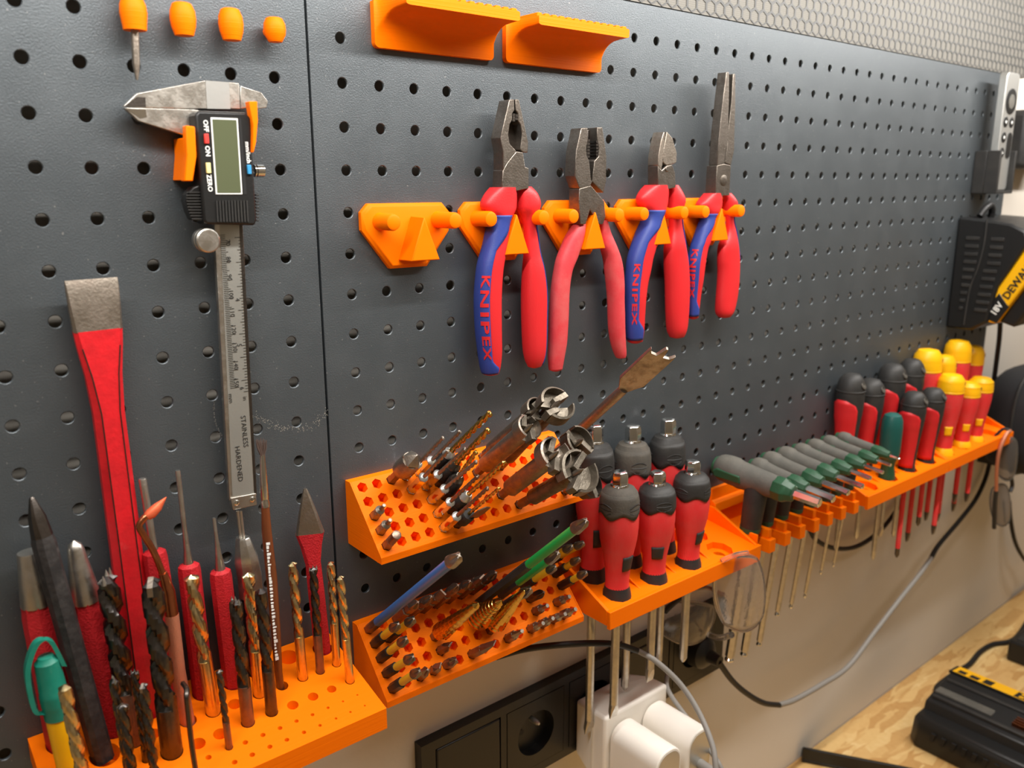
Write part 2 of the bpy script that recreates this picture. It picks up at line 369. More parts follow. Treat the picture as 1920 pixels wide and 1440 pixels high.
# plier hooks
hook_lab = ['empty orange plier hook, leftmost of the row', 'orange hook carrying the leftmost blue and red pliers', 'orange hook carrying the plain red handled pliers',
            'orange hook carrying the short diagonal cutters', 'orange hook carrying the needle nose pliers, last of the row']
for i in range(5):
    X = .0065 + .075 * i
    t = thing('plier_hook', hook_lab[i], 'hook', (X + .033, 0, -.09), group='orange plier hooks')
    pl = [(0, -.0749), (.0052, -.0696), (.0602, -.0696), (.0667, -.0763), (.0655, -.0880), (.0475, -.1104), (.0195, -.1104), (0, -.0857)]
    c = (.0335, -.088); ins = [(c[0] + (p[0] - c[0]) * .92, c[1] + (p[1] - c[1]) * .90) for p in pl]
    b = MB(); b.loft([[(X + u, y, v) for u, v in q] for q, y in ((pl, -.0002), (pl, -.0035), (ins, -.0055))]); b.build('back_plate', 'orange_up', t, world=True, bevel=.0004)
    for cx, ln in ((.0122, .0225), (.0555, .0262)):
        b = MB(); mtx = Matrix.Translation((X + cx, 0, -.0806)) @ Matrix.Rotation(PI / 2, 4, 'X')
        b.lathe([(.0062, .004), (.0052, .0062), (.0052, ln - .002), (.0047, ln - .0006), (.0036, ln)], 20, mtx=mtx); b.build('peg', 'orange_up', t, world=True)
    a0 = [(.0351, -.0775), (.0246, -.1053), (.0462, -.1053)]; a1 = [(.0351, -.0778), (.0246, -.1050), (.0462, -.1050)]
    b = MB(); b.loft([[(X + u, y, v) for u, v in q] for q, y in ((a0, -.004), (a1, -.0210))]); b.build('wedge', 'orange_up', t, world=True, bevel=.0008)

# little barrel holders at the top left
barrels = []
for i, (px, py) in enumerate(((250, 25), (343, 36), (433, 46), (515, 56))):
    hx = -.0422 - .025 * (3 - i); p = bp(px, py, -.009); lab = ['with the thin precision screwdriver in it', 'second from the left, empty', 'third from the left, empty', 'rounder one nearest the panel seam, empty'][i]
    t = thing('barrel_clip', 'small orange barrel clip on the left board, ' + lab, 'clip', (p.x, 0, p.z), group='orange barrel clips')
    b = MB(); h = .0078 if i < 3 else .0062; R = .0064 if i < 3 else .006; k = (.85, .72, .72, .6)[i]
    b.lathe([(R * k, -h), (R * .93, -h * .45), (R, 0), (R * .95, h * .5), (R * .74, h * .92), (R * .55, h)], 16, c=(0, -.009, 0)); b.build('barrel', 'orange', t)
    b = MB(); b.lathe([(.0029, 0), (.0029, .012)], 12, mtx=Matrix.Translation((0, .003, 0)) @ Matrix.Rotation(PI / 2, 4, 'X')); b.build('stud', 'orange', t)
    barrels.append(p)

# the drill block: vertical holes in a sloping top
SL = .26; ZB = -.3452
BLK = ((0, 0, ZB), (0, -SL, 1))
def blk(px, py): return bpl(px, py, *BLK)
# hole radius list: (px, py, r)
blk_holes = [(340, 1405, .0000)]
tool_holes = []          # filled by the tools below: (x, y, r)
# bit holders with hexagon sockets
BC = lambda c: -.0041 + .01085 * c
BS = lambda r: .0053 + .0104 * r
AX = Vector((0, -.7409, .6716)); DNV = Vector((0, -.6716, -.7409))
def bit_pos(c, r, Z0): return Vector((BC(c), -.006, Z0)) + DNV * BS(r)
def bit_holder(Z0, label):
    x0, x1 = -.0112, .1660
    t = thing('bit_holder', label, 'bit holder', ((x0 + x1) / 2, 0, Z0 - .03), group='orange bit holders')
    # sloping socket plate: flat plate coordinates (x, s), depth along -AX
    L_ = .0536
    e_ = .0010; out = [(x0 + e_, -L_), (x1 - e_, -L_), (x1 - e_, 0), (x0 + e_, 0)]
    holes = [ngon(BC(c), -BS(r), .0037, 6, PI / 2) for c in range(16) for r in range(5)]
    fn = lambda x, s, d: Vector((x, -.006, Z0)) + DNV * (-s) - AX * (.0085 - d)
    b = holed('socket_plate', out, holes, 0, .0085, fn); b.build('socket_plate', 'orange_up', t, world=True, smooth=20, recalc=False)
    b = MB(); q0 = Vector((0, -.006, Z0)) - AX * .0083; q1 = q0 + DNV * L_
    b.prism([(0, Z0), (-.006, Z0), (q0.y, q0.z), (q1.y + .003, q1.z + .0045), (-.0425, Z0 - .0397), (-.0425, Z0 - .0440), (0, Z0 - .0440)], x0 + e_, x1 - e_, 'x')
    b.build('wedge_body', 'orange', t, world=True, smooth=20)
    for xa in (x0, x1 - .0009):
        b = MB(); b.prism([(0, Z0), (-.006, Z0), (-.0425, Z0 - .0397), (-.0425, Z0 - .0440), (0, Z0 - .0440)], xa, xa + .0009, 'x')
        b.build('end_cheek', 'orange', t, world=True, smooth=20)
    return t
bit_holder(-.2448, 'orange wedge of hexagon sockets holding drills and forstner bits, the upper of two')
bit_holder(-.3460, 'orange wedge of hexagon sockets holding screwdriver bits and step drills, the lower of two')

# screwdriver racks
def screw_rack(x0, x1, cols, label):
    t = thing('screwdriver_rack', label, 'tool rack', ((x0 + x1) / 2, 0, -.39), group='orange screwdriver racks')
    out = [(x0 + .0031, -.058), (x1 - .0031, -.058), (x1 - .0031, -.0036), (x0 + .0031, -.0036)]
    hl = [ngon(c, y, .0122, 8, PI / 8) for c in cols for y in (-.0445, -.0165)]
    sl = .145
    fn = lambda x, y, d: Vector((x, y, -.3705 + sl * y - d))
    b = holed('socket_floor', out, hl, 0, .006, fn); b.build('socket_floor', 'orange', t, world=True, smooth=20, recalc=False)
    fn = lambda x, y, d: Vector((x, y, -.3765 + sl * y - d))
    b = holed('lower_floor', out, [ngon(c, y, .0058, 12) for c in cols for y in (-.0445, -.0145)], 0, .003, fn); b.build('lower_floor', 'orange', t, world=True, smooth=20, recalc=False)
    b = MB(); b.box(x0, x1, -.0615, -.0581, -.3935, -.3785); b.build('front_lip', 'orange', t, world=True, bevel=.0005)
    b = MB(); b.box(x0, x1, -.0035, -.0003, -.394, -.352); b.build('back_plate', 'orange_up', t, world=True, bevel=.0005)
    xs = [x0] + [(a + c_) / 2 for a, c_ in zip(cols, cols[1:])] + [x1 - .003]
    for k, x in enumerate(xs):
        e = k in (0, len(xs) - 1); w_ = .003 if e else .0022; xa = x if e else x - w_ / 2
        pl = [(-.0036, -.357 if e else -.360), (-.010, -.357 if e else -.361), (-.058, -.3785), (-.058, -.391), (-.0036, -.391)]
        b = MB(); b.prism(pl if e else [(-.0036, -.3605), (-.012, -.3625), (-.050, -.3778), (-.0036, -.3711)], xa, xa + w_, 'x'); b.build('gusset', 'orange', t, world=True, bevel=.0004)
    return t
C1 = [.2005, .2445, .2888, .333]; C2 = [.590, .634, .680, .7265]; C3 = [.7735, .8165, .8595, .9035]
screw_rack(.1755, .3712, C1, 'orange rack with six red screwdrivers that have steel hexagon ends')
screw_rack(.5630, .7535, C2, 'orange rack with the black capped red screwdrivers and a teal one')
screw_rack(.7542, .9400, C3, 'orange rack with the yellow capped red insulated screwdrivers')

# rack for the T handle keys
KX = [.3805 + .0250 * i for i in range(8)]
t = thing('key_rack', 'orange comb rack with slots holding the green and grey T-handle keys', 'tool rack', (.465, 0, -.385))
b = MB(); b.box(.3716, .5625, -.0040, -.0003, -.394, -.341); b.build('back_plate', 'orange_up', t, world=True, bevel=.0006)
b = MB(); b.prism([(-.004, -.352), (-.009, -.3545), (-.011, -.362), (-.004, -.366)], .3716, .5625, 'x'); b.build('ledge', 'orange', t, world=True, bevel=.0005)
b = MB(); b.box(.3716, .5625, -.032, -.004, -.386, -.380); b.build('floor_plate', 'orange', t, world=True, bevel=.0005)
KP = [.3716 + .0016] + [(a + c) / 2 for a, c in zip(KX, KX[1:])]
for k, x in enumerate(KP):
    w_ = .0048 if k else .0016
    b = MB(); b.box(x - w_, x + w_, -.060, -.032, -.3925, -.3795); b.box(x - w_ * .55, x + w_ * .55, -.0565, -.034, -.3797, -.3705); b.build('tooth', 'orange', t, world=True, bevel=.0006)

# ================================================================== tools standing in the drill block
VH = Vector((.62, .78, 0))
def stand(base, top, r, dy=0.0):     # seen foot pixel, top pixel, radius -> foot centre, axis, length
    c = blk(*base) + VH * r * .9; c.z = ZB + SL * c.y
    if dy is None: a = Vector((0, 0, 1)); return c, a, closest(top[0], top[1], c, a)
    tp = bp(top[0], top[1], c.y + dy); a = tp - c; return c, a.normalized(), a.length
def flutes(b, R, z0, z1, pitch, n=30, depth=.48, ph=0, start=.004):
    st = max(8, int((z1 - z0) / pitch * 14)); R_ = []
    for i in range(st + 1):
        z = z0 + (z1 - z0) * i / st; tw = -2 * PI * (z - z0) / pitch + ph; k = min(1, (z - z0) / start); ring = []
        for j in range(n):
            th = 2 * PI * j / n; c = math.cos(2 * (th - tw)); r = R
            if c < -.12: r = R * (1 - depth * k * ((-.12 - c) / .88) ** .55)
            ring.append((r * math.cos(th), r * math.sin(th), z))
        R_.append(ring)
    tw = -2 * PI * (z1 - z0) / pitch + ph
    for q, dz in ((.55, R * .28), (.04, R * .52)):
        R_.append([(x * q, y * q, z1 + dz) for x, y, z in R_[st]])
    b.loft(R_); return tw
def drill(name, label, base, top, R, zf, matl, shank=None, style='twist', pitch=None, dy=0.0, group='drill bits in the block', depth=.48, ph=0):
    c, a, Ln = stand(base, top, R, dy); tool_holes.append((c.x, c.y, R + .0003))
    t = thing(name, label, 'drill bit', c, a, ph, group)
    b = MB(); b.lathe([(R * .96, -.009), (R, -.0085), (R, zf * Ln + .001)], 20); b.build('shank', shank or matl, t)
    b = MB(); pitch = pitch or R * 8.5; tw = flutes(b, R, zf * Ln, Ln - R * .5, pitch, depth=depth); b.build('flutes', matl, t, smooth=32)
    if style == 'brad':
        ze = Ln - R * .5
        b = MB(); b.lathe([(R * .34, ze - .0005), (R * .22, ze + R * .4), (.00008, ze + R * 1.05)], 8)
        b.build('centre_point', 'steel', t)
        for s in (0, PI):
            p = Vector((math.cos(tw + s), math.sin(tw + s), 0)) * R * .86
            b = MB(); b.lathe([(R * .26, -.0006), (R * .16, R * .35), (.00006, R * .85)], 6, c=(p.x, p.y, ze)); b.build('spur', 'steel', t)
    if style == 'masonry':
        ze = Ln - R * .5; b = MB(); mt = Matrix.Rotation(tw, 4, 'Z')
        b.prism([(-R * 1.06, ze - R * .9), (R * 1.06, ze - R * .9), (R * 1.06, ze), (0, ze + R * .62), (-R * 1.06, ze)], -R * .24, R * .24, mtx=mt); b.build('carbide_tip', 'worn_steel', t)
    return t
G = 'golden twist drill '
drill('wood_drill', 'thick black wood drill with spur tip in front of the long red chisel', (243, 1402), (200, 1078), .0056, .30, 'black_drill', 'brown_steel', 'brad', .036, depth=.55)
drill('masonry_drill', 'thick black masonry drill left of the copper soldering tip', (316, 1424), (283, 1084), .0056, .26, 'black_drill', 'dark_steel', 'masonry', .040, depth=.5)
drill('twist_drill', G + 'thickest of the gold ones, before the long pin punch', (396, 1344), (358, 1078), .0040, .38, 'gold_drill')
drill('twist_drill', 'slender dark twist drill, thinnest in the block, beside the bent hex key', (428, 1406), (411, 1256), .0019, .32, 'dark_steel', 'brown_steel')
drill('wood_drill', 'dark spur point wood drill left of the black plain drill', (462, 1363), (441, 1124), .0036, .30, 'black_drill', 'brown_steel', 'brad')
drill('twist_drill', G + 'tucked behind the spur point wood drill, below the silver scriber', (484, 1309), (465, 1074), .0036, .36, 'gold_drill')
drill('twist_drill', 'black twist drill with smooth dark shank, touching the paint brush', (507, 1343), (488, 1104), .0034, .34, 'black_drill', 'dark_steel')
drill('twist_drill', G + 'between the paint brush and the red cape chisel', (566, 1277), (548, 1054), .0030, .36, 'gold_drill')
drill('wood_drill', 'thin dark wood drill standing in front of the red cape chisel', (599, 1264), (587, 1064), .0026, .35, 'black_drill', 'brown_steel', 'brad')
drill('twist_drill', G + 'just right of the red cape chisel', (630, 1250), (620, 1053), .0026, .40, 'gold_drill')
drill('twist_drill', G + 'rightmost in the block', (655, 1282), (638, 1080), .0026, .40, 'gold_drill')
drill('twist_drill', G + 'in front of the yellow marker pen, leftmost', (163, 1520), (120, 1284), .0032, .1, 'gold_drill')
drill('wood_drill', 'small dark spur drill left of the bright tipped one', (242, 1470), (213, 1272), .0026, .15, 'black_drill', None, 'brad')
drill('masonry_drill', 'small bright tipped drill at the front of the dark cluster', (250, 1492), (229, 1320), .0026, .1, 'black_drill', None, 'masonry')
drill('wood_drill', 'thin dark drill with spiked tip before the long red chisel', (272, 1430), (252, 1258), .0021, .1, 'black_drill', None, 'brad')
drill('masonry_drill', 'small dark drill with rounded tip right of the spiked one', (290, 1480), (268, 1282), .0026, .1, 'black_drill', None, 'masonry')

def polyring(n, r, z, rot=0, sx=1, sy=1): return [(r * sx * math.cos(2 * PI * j / n + rot), r * sy * math.sin(2 * PI * j / n + rot), z) for j in range(n)]
# red punches
def punch(name, label, base, top, R, zcone, prof, dy=0.0, red='red_grit', n=8, cone_mat='steel', hole=None):
    c, a, Ln = stand(base, top, R, dy); tool_holes.append((c.x, c.y, (hole or R) + .0003))
    t = thing(name, label, 'punch', c, a, .25, 'red punches and chisels')
    zc = Ln * zcone
    b = MB(); b.loft([polyring(n, r, z, PI / n) for r, z in ((R * .92, -.009), (R, -.007), (R, zc - R * .9), (R * .93, zc - R * .25), (prof[0][0] * 1.01, zc))]); b.build('painted_body', red, t, smooth=22)
    b = MB(); b.lathe([(prof[0][0] * .99, zc - .0005)] + [(r, zc + (Ln - zc) * k) for r, k in prof], 20); b.build('bare_tip', cone_mat, t)
    return t
punch('drift_punch', 'fat red punch with blunt flat steel end, far left of the block', (106, 1412), (53, 1035), .0082, .745, [(.0078, 0), (.0054, .97), (.0051, 1)])
punch('centre_punch', 'fat red centre punch with pointed steel cone', (203, 1383), (138, 1013), .0078, .70, [(.0076, 0), (.0040, .86), (.0033, .93), (.0004, 1)])
punch('pin_punch', 'red pin punch with thick straight steel pin, half behind the copper soldering tip', (328, 1332), (267, 897), .0064, .70, [(.0024, 0), (.0021, .05), (.0021, .98), (.0018, 1)])
punch('pin_punch', 'red pin punch with the longest thin steel pin, behind the thickest gold drill', (376, 1312), (333, 882), .0062, .60, [(.0028, 0), (.0018, .15), (.0014, .35), (.0014, .98), (.0012, 1)])
punch('pin_punch', 'red pin punch with short tapering pin, left of the silver scriber', (433, 1292), (401, 971), .0062, .70, [(.0031, 0), (.0018, .3), (.0011, .6), (.0010, .98), (.0008, 1)])

# long flat chisel
c = Vector((-.1480, -.0100, ZB - SL * .0100)); tp = bp(171, 523, -.0100); a = tp - c; Ln = a.length; a.normalize(); tool_holes.append((c.x, c.y, .0088))
t = thing('cold_chisel', 'long red flat cold chisel with bare steel blade, tallest in the block', 'chisel', c, a, 0, 'red punches and chisels')
rings = []
def octo(w, d, z, ch=.3): w /= 2; d /= 2; k = ch * min(w, d); return [(w, -d + k, z), (w, d - k, z), (w - k, d, z), (-w + k, d, z), (-w, d - k, z), (-w, -d + k, z), (-w + k, -d, z), (w - k, -d, z)]
for k, w_, d in ((-.035, .016, .0115), (0, .0162, .0120), (.45, .0155, .0115), (.72, .0150, .0105), (.80, .0175, .0085), (.86, .0215, .0068), (.895, .0232, .0058)): rings.append(octo(w_, d, k * Ln, .62))
b = MB(); b.loft(rings); b.build('painted_shaft', 'red_paint', t, smooth=24)
b = MB(); b.loft([octo(.0231, .0057, .894 * Ln, .5), octo(.0240, .0046, .94 * Ln, .4), octo(.0246, .0030, .985 * Ln, .3), octo(.0246, .0010, Ln, .3)]); b.build('bare_blade', 'worn_steel', t, smooth=24)

for sx in (-1, 1):
    b = MB(); b.tube([(sx * (w_ / 2 - d * .31 + .0002), -d / 2 - .00002, k * Ln) for k, w_, d in ((.01, .0162, .0120), (.45, .0155, .0115), (.72, .0150, .0105), (.80, .0175, .0085), (.86, .0215, .0068))], .00035, 6); b.build('worn_edge', 'dark_steel', t)
# cape chisel with a spear shaped blade
c, a, Ln = stand((602, 1226), (572, 916), .0052); tool_holes.append((c.x, c.y, .0062))
t = thing('cape_chisel', 'red cape chisel with a bare spear shaped blade near the panel seam', 'chisel', c, a, -.5, 'red punches and chisels')
b = MB(); b.loft([octo(w_, d, k * Ln, .6) for k, w_, d in ((-.03, .0098, .0098), (0, .0100, .0100), (.38, .0098, .0096), (.55, .0092, .0085), (.66, .0130, .0070), (.735, .0172, .0062))]); b.build('painted_shaft', 'red_grit', t, smooth=24)
b = MB(); b.loft([octo(w_, d, k * Ln, .5) for k, w_, d in ((.734, .0171, .0061), (.85, .0112, .0050), (.96, .0048, .0034), (1.0, .0018, .0012))]); b.build('bare_blade', 'worn_steel', t, smooth=24)

# charred black rod
c, a, Ln = stand((184, 1428), (59, 932), .0050, .006); tool_holes.append((c.x + .0012, c.y - .0008, .0076))
t = thing('scriber_rod', 'long blackened square rod with faceted point, leaning across the red punches', 'rod', c, a, .3)
b = MB(); b.loft([octo(.0098, .0098, k * Ln, .45) for k in (-.02, 0, .2, .5, .84)] + [octo(.0086, .0088, .86 * Ln, .45)]); b.build('blackened_shaft', 'charred', t, smooth=30)
b = MB(); b.loft([octo(.0088, .0086, .86 * Ln, .45), octo(.0070, .0062, .93 * Ln, .4), octo(.0022, .0022, .995 * Ln, .4), octo(.001, .001, Ln, .4)]); b.build('faceted_point', 'dark_steel', t, smooth=30)

# soldering tip
c = blk(348, 1362) + VH * .004; c.z = ZB + SL * c.y
t = thing('soldering_tip', 'bent copper soldering tip with orange pointed end', 'soldering tip', c); tool_holes.append((c.x, c.y, .0047))
Y = c.y
pts = [bp(x, y, Y) for x, y in ((345, 1358), (334, 1260), (322, 1152))]; pts[0] = c - Vector((0, 0, .006))
b = MB(); b.tube(pts, [.0040, .0039, .0037], 14); b.build('handle', 'copper_grip', t, world=True)
b = MB(); b.tube([bp(x, y, Y) for x, y in ((322, 1153), (316, 1110), (305, 1074))], [.0036, .0034, .0024], 14); b.build('ferrule', 'copper', t, world=True)
b = MB(); b.tube(spline([bp(x, y, Y) for x, y in ((305, 1076), (288, 1034), (270, 1004), (261, 986), (270, 972), (281, 964))], 6), .0018, 10); b.build('bent_wire', 'copper', t, world=True)
b = MB(); b.tube([bp(x, y, Y) for x, y in ((275, 969), (283, 963), (296, 950), (312, 932))], [.0022, .0030, .0025, .0002], 12); b.build('pointed_end', 'orange_copper', t, world=True)

# bent hex key
c = blk(371, 1478) + VH * .0014; c.z = ZB + SL * c.y; Y = c.y; tool_holes.append((c.x, c.y, .002))
t = thing('hex_key', 'small black bent hex key standing at the front of the block', 'hex key', c)
b = MB(); b.tube(spline([c - Vector((0, 0, .006)), bp(360, 1400, Y), bp(352, 1326, Y), bp(350, 1306, Y), bp(353, 1299, Y) + Vector((.0005, .004, 0)), bp(354, 1299, Y) + Vector((.001, .012, -.001))], 5), .0014, 6); b.build('bent_bar', 'dark_steel', t, world=True, smooth=20)

# marker pen
c, a, Ln = stand((128, 1482), (77, 1193), .0058); tool_holes.append((c.x, c.y, .0066))
t = thing('marker_pen', 'yellow marker pen with teal clip cap at the left end of the block', 'pen', c, a, 0)
zc = Ln * .48
b = MB(); b.lathe([(.0058, -.009), (.0060, zc)], 22); b.build('barrel', 'yellow', t)
b = MB(); b.lathe([(.0064, zc - .001), (.0064, zc + .006), (.0066, zc + .007), (.0064, zc + .008), (.0067, zc + .0092), (.0064, zc + .0104), (.0067, zc + .0116), (.0063, zc + .013), (.0056, zc + .030), (.0040, Ln - .012), (.0036, Ln - .011), (.0030, Ln - .0108)], 22)
b.build('cap', 'teal', t)
b = MB(); pts = spline([(-.0062, -.001, zc + .004), (-.0105, -.001, zc + .008), (-.0105, -.001, zc + .026), (-.0078, -.001, Ln - .008), (-.003, -.001, Ln - .001), (.0022, -.001, Ln - .003), (.0055, -.001, zc + .026)], 5)
b.loft([[p + Vector((0, .0022, 0)), p + Vector((0, -.0022, 0)), p + Vector((.0022, -.0022, -.0010)), p + Vector((.0022, .0022, -.0010))] for p in pts]); b.build('clip', 'teal', t, smooth=50)
b = MB()
for k in range(5): z = zc - .004 - k * .0055; b.box(.0014, .0052, -.0061 + .0008, -.0048, z - .0018, z + .0012, Matrix.Rotation(.55, 4, 'Z'))
b.build('printed_marks', 'ink', t, kind='stuff')

# silver scriber with a twin wire clip
c = bp(480, 1215, -.012); c.z = ZB + SL * c.y; Y = c.y; tool_holes.append((c.x, c.y, .0066))
t = thing('scriber', 'silver faceted scriber with two thin wires on top, below the caliper', 'scriber', c)
def lay(pts): return [bp(x, y, Y) for x, y in pts]
P = [c - Vector((0, 0, .006))] + lay(((474, 1160), (471, 1115)))
b = MB(); b.tube(P, [.0056, .0058, .0060], 12); b.build('handle', 'dark_steel', t, world=True)
b = MB(); b.tube(lay(((471, 1116), (468, 1080), (462, 1050), (455, 1010), (455, 1007))), [.0074, .0074, .0072, .0044, .0038], 8); b.build('faceted_collet', 'steel', t, world=True, smooth=25)
for x0, x1 in ((445, 451), (451, 457)):
    b = MB(); b.tube(lay(((x0, 958), (x1, 1009))), .0009, 8); b.build('wire', 'steel', t, world=True)

# paint brush
c = blk(525, 1293) + VH * .0026; c.z = ZB + SL * c.y; Y = c.y; tool_holes.append((c.x + .0008, c.y, .0036))
t = thing('paint_brush', 'thin artist paint brush with brown lacquered handle and splayed bristles', 'brush', c)
b = MB(); b.tube([c - Vector((0, 0, .006))] + lay(((522, 1260), (517, 1180), (509, 1080), (500, 1000), (497, 946))), [.0023, .0024, .0028, .0032, .0029, .0023], 14); b.build('handle', 'wood_brown', t, world=True)
b = MB(); b.tube(lay(((497.5, 950), (496.5, 941), (496.3, 939), (496, 934), (495.8, 932), (493, 880), (492, 852))), [.0025, .0026, .0023, .0023, .0025, .0019, .0014], 14); b.build('ferrule', 'chrome', t, world=True)
b = MB()
for k in range(46):
    u, v = random.uniform(-1, 1), random.uniform(-1, 1); p0 = bp(492, 853, Y) + Vector((u * .0012, v * .0012, 0)); p1 = bp(491 + u * 12, 823 + abs(u) * 4 + random.uniform(-3, 3), Y + v * .002)
    b.tube([p0, (p0 + p1) / 2 + Vector((u * .0006, 0, 0)), p1], [.00022, .0002, .00008], 4)
b.build('bristles', 'bristle', t, world=True, kind='stuff')
b = MB()
for k in range(34):
    f = k / 33; x, y = 503 + 17 * f, 1020 + 215 * f; p = bp(x, y, Y - .0031 + .0004 * f); h = random.choice((.0004, .0007, .0009)); q = .0011
    b.box(p.x - q, p.x + q * random.uniform(-.2, 1), p.y, p.y + .0006, p.z - h, p.z + h)
b.build('printed_marks', 'white_paint', t, world=True, kind='stuff')

# the block itself
t = thing('drill_block', 'orange block with sloping top full of round holes, holding drills and red punches', 'drill block', (-.118, 0, -.365))
x0, x1, yf = -.2060, -.0302, -.0745
extra = [(541, 1232, .0060), (549, 1322, .0033), (587, 1306, .0031), (622, 1292, .0028), (440, 1320, .0038), (372, 1394, .0038), (413, 1376, .0038), (287, 1376, .0036)]
extra += [(391 + 0, 1420, .0016), (460, 1392, .0015), (493, 1378, .0014), (525, 1365, .0013), (556, 1352, .0012), (586, 1340, .0011), (615, 1327, .0009), (643, 1315, .0007), (670, 1303, .0006)]
extra += [(440, 1429, .0015), (473, 1415, .0015), (506, 1400, .0014), (538, 1387, .0013), (570, 1373, .0012), (600, 1360, .0010), (630, 1347, .0008), (657, 1335, .0007), (684, 1323, .0006)]
hl = list(tool_holes)
for px, py, r in extra: p = blk(px, py); hl.append((p.x, p.y, r))
keep = []
for x, y, r in hl:
    if not (x0 + r + .001 < x < x1 - r - .001 and yf + r + .0008 < y < -r - .0008): print('HOLE OUT', round(x, 4), round(y, 4), r); y = min(max(y, yf + r + .0012), -r - .0012); x = min(max(x, x0 + r + .0012), x1 - r - .0012)
    bad = [k for k in keep if math.hypot(k[0] - x, k[1] - y) < k[2] + r + .0002]
    if bad:
        print('HOLE CLASH', round(x, 4), round(y, 4), r, [tuple(round(q, 4) for q in k) for k in bad]); continue
    keep.append((x, y, r))
fn = lambda x, y, d: Vector((x, y, ZB + SL * y - d))
b = holed('drilled_top', [(x0, yf), (x1, yf), (x1, -.0004), (x0, -.0004)], [ngon(x, y, r, 20) for x, y, r in keep], 0, .0105, fn); b.build('drilled_top', 'orange', t, world=True, smooth=30, recalc=False)
b = MB(); b.loft([[fn(x, y, d) for x, y in ((x0, yf), (x1, yf), (x1, -.0004), (x0, -.0004))] for d in (.0106, .0136)]); b.build('base_layer', 'orange', t, world=True)

# ================================================================== pliers on the hooks
YP = -.0135
def handle_rows(rows, ox, oy, k, ht):
    out = []
    for xl, xr, y in rows:
        a = bp(ox + xl / k, oy + y / k, YP); c = bp(ox + xr / k, oy + y / k, YP); m_ = (a + c) / 2; W = (c.x - a.x) / 2
        v = m_ - CAM; al = math.atan2(v.x, v.y); p = W * math.cos(al); h = min(ht, p * .95)
        hw = math.sqrt(max(p * p - (h * math.sin(al)) ** 2, (.55 * p) ** 2)) / math.cos(al)
        out.append((m_.x, m_.z, hw, h))
    return lerp_rows(out, 4)
def sup(phi, e=.8):
    c, s = math.cos(phi), math.sin(phi); return math.copysign(abs(c) ** e, c), math.copysign(abs(s) ** e, s)
def hpt(row, phi, side, off=0):      # phi 0 outer, 90 front, 180 inner
    cx, cz, hw, ht = row; c, s = sup(phi); return Vector((cx + side * (hw + off) * c, YP - (ht + off) * s, cz))
def grip(rows, side, t, red, inlay=None):
    n = 24; b = MB(); r0 = rows[0]; rl = rows[-1]
    rg = [[hpt(r, 2 * PI * j / n, side) for j in range(n)] for r in rows]
    dz = (rows[-1][1] - rows[-2][1]); end = (rl[0], rl[1] + dz * .8, rl[2] * .55, rl[3] * .55); rg.append([hpt(end, 2 * PI * j / n, side) for j in range(n)])
    b.loft(rg); g = b.build('handle_grip', red, t, world=True, smooth=60)
    if inlay:
        b = MB(); rr = []; i0, i1, f_hi, f_mid, f_lo = inlay; N_ = len(rows)
        for i in range(int(i0 * N_), int(i1 * N_)):
            f = i / N_; k = f_hi if f < .40 else (f_hi + (f_mid - f_hi) * min(1, (f - .40) / .07) if f < .86 else f_mid + (f_lo - f_mid) * min(1, (f - .86) / .05))
            rr.append([hpt(rows[i], math.radians(-80 + (80 + k) * j / 12), side, .00045) for j in range(13)])
        inn = [[hpt(rows[i], math.radians(0), side, -.001)] for i in ()]
        b.loft(rr, False, False, closed=False); gi = b.build('grip_inlay', 'blue_grip', t, world=True, smooth=60, recalc=False)
        sm = gi.modifiers.new('thick', 'SOLIDIFY'); sm.thickness = .0008; sm.offset = 0
    return g
def text_fine(body, size, sp, bold):
    import bmesh
    vs, fs = text_geo(body, size, sp, bold); bm = bmesh.new(); V = [bm.verts.new(v) for v in vs]
    for f in fs:
        try: bm.faces.new([V[i] for i in f])
        except ValueError: pass
    for _ in range(4):
        es = [e for e in bm.edges if e.calc_length() > .0011]
        if not es: break
        bmesh.ops.subdivide_edges(bm, edges=es, cuts=1); bmesh.ops.triangulate(bm, faces=bm.faces)
    bm.verts.index_update(); out = ([tuple(v.co) for v in bm.verts], [tuple(v.index for v in f.verts) for f in bm.faces]); bm.free(); return out
def wrap_text(body, size, rows, side, f0, f1, phi, t, material):
    vs, fs = text_fine(body, size, 1.15, .00022)
    N_ = len(rows); xm = max(abs(v[0]) for v in vs); R = rows[N_ // 2][2] * 1.0; out = []
    for x, y, z in vs:
        f = (f0 + f1) / 2 + x / xm * (f1 - f0) / 2; q = f * (N_ - 1); i = min(int(q), N_ - 2); fr = q - i
        row = tuple(a + (b_ - a) * fr for a, b_ in zip(rows[i], rows[i + 1]))
        out.append(hpt(row, math.radians(phi) + (y / R), side, .0011))
    b = MB(); b.add(out, fs); return b.build('lettering', material, t, world=True, smooth=0, recalc=False)
def flat(poly, ox, oy, k, y0, y1, cx=None, sh=1.0):
    p = [bp(ox + x / k, oy + y / k, y0) for x, y in poly]; return [(q.x, q.z) for q in p]
def jawpart(name, poly, ox, oy, k, t, yf=-.0195, yb=-.0085, matl='plier_steel', bev=.0005):
    b = MB(); b.prism(flat(poly, ox, oy, k, yf, yb), yf, yb); return b.build(name, matl, t, world=True, bevel=bev, smooth=25)
A_ = (640, 340, 3.6); B_ = (1000, 340, 3.6); C_ = (640, 0, 3); D_ = (1280, 0, 3)
def pivot(px, py, r, t, yf=-.0195):
    p = bp(px, py, yf); b = MB(); b.lathe([(r, -.0012), (r, .0002), (r * .8, .0006), (r * .2, .0006)], 20, mtx=Matrix.Translation((p.x, yf, p.z)) @ Matrix.Rotation(PI / 2, 4, 'X')); b.build('pivot', 'plier_steel', t, world=True)
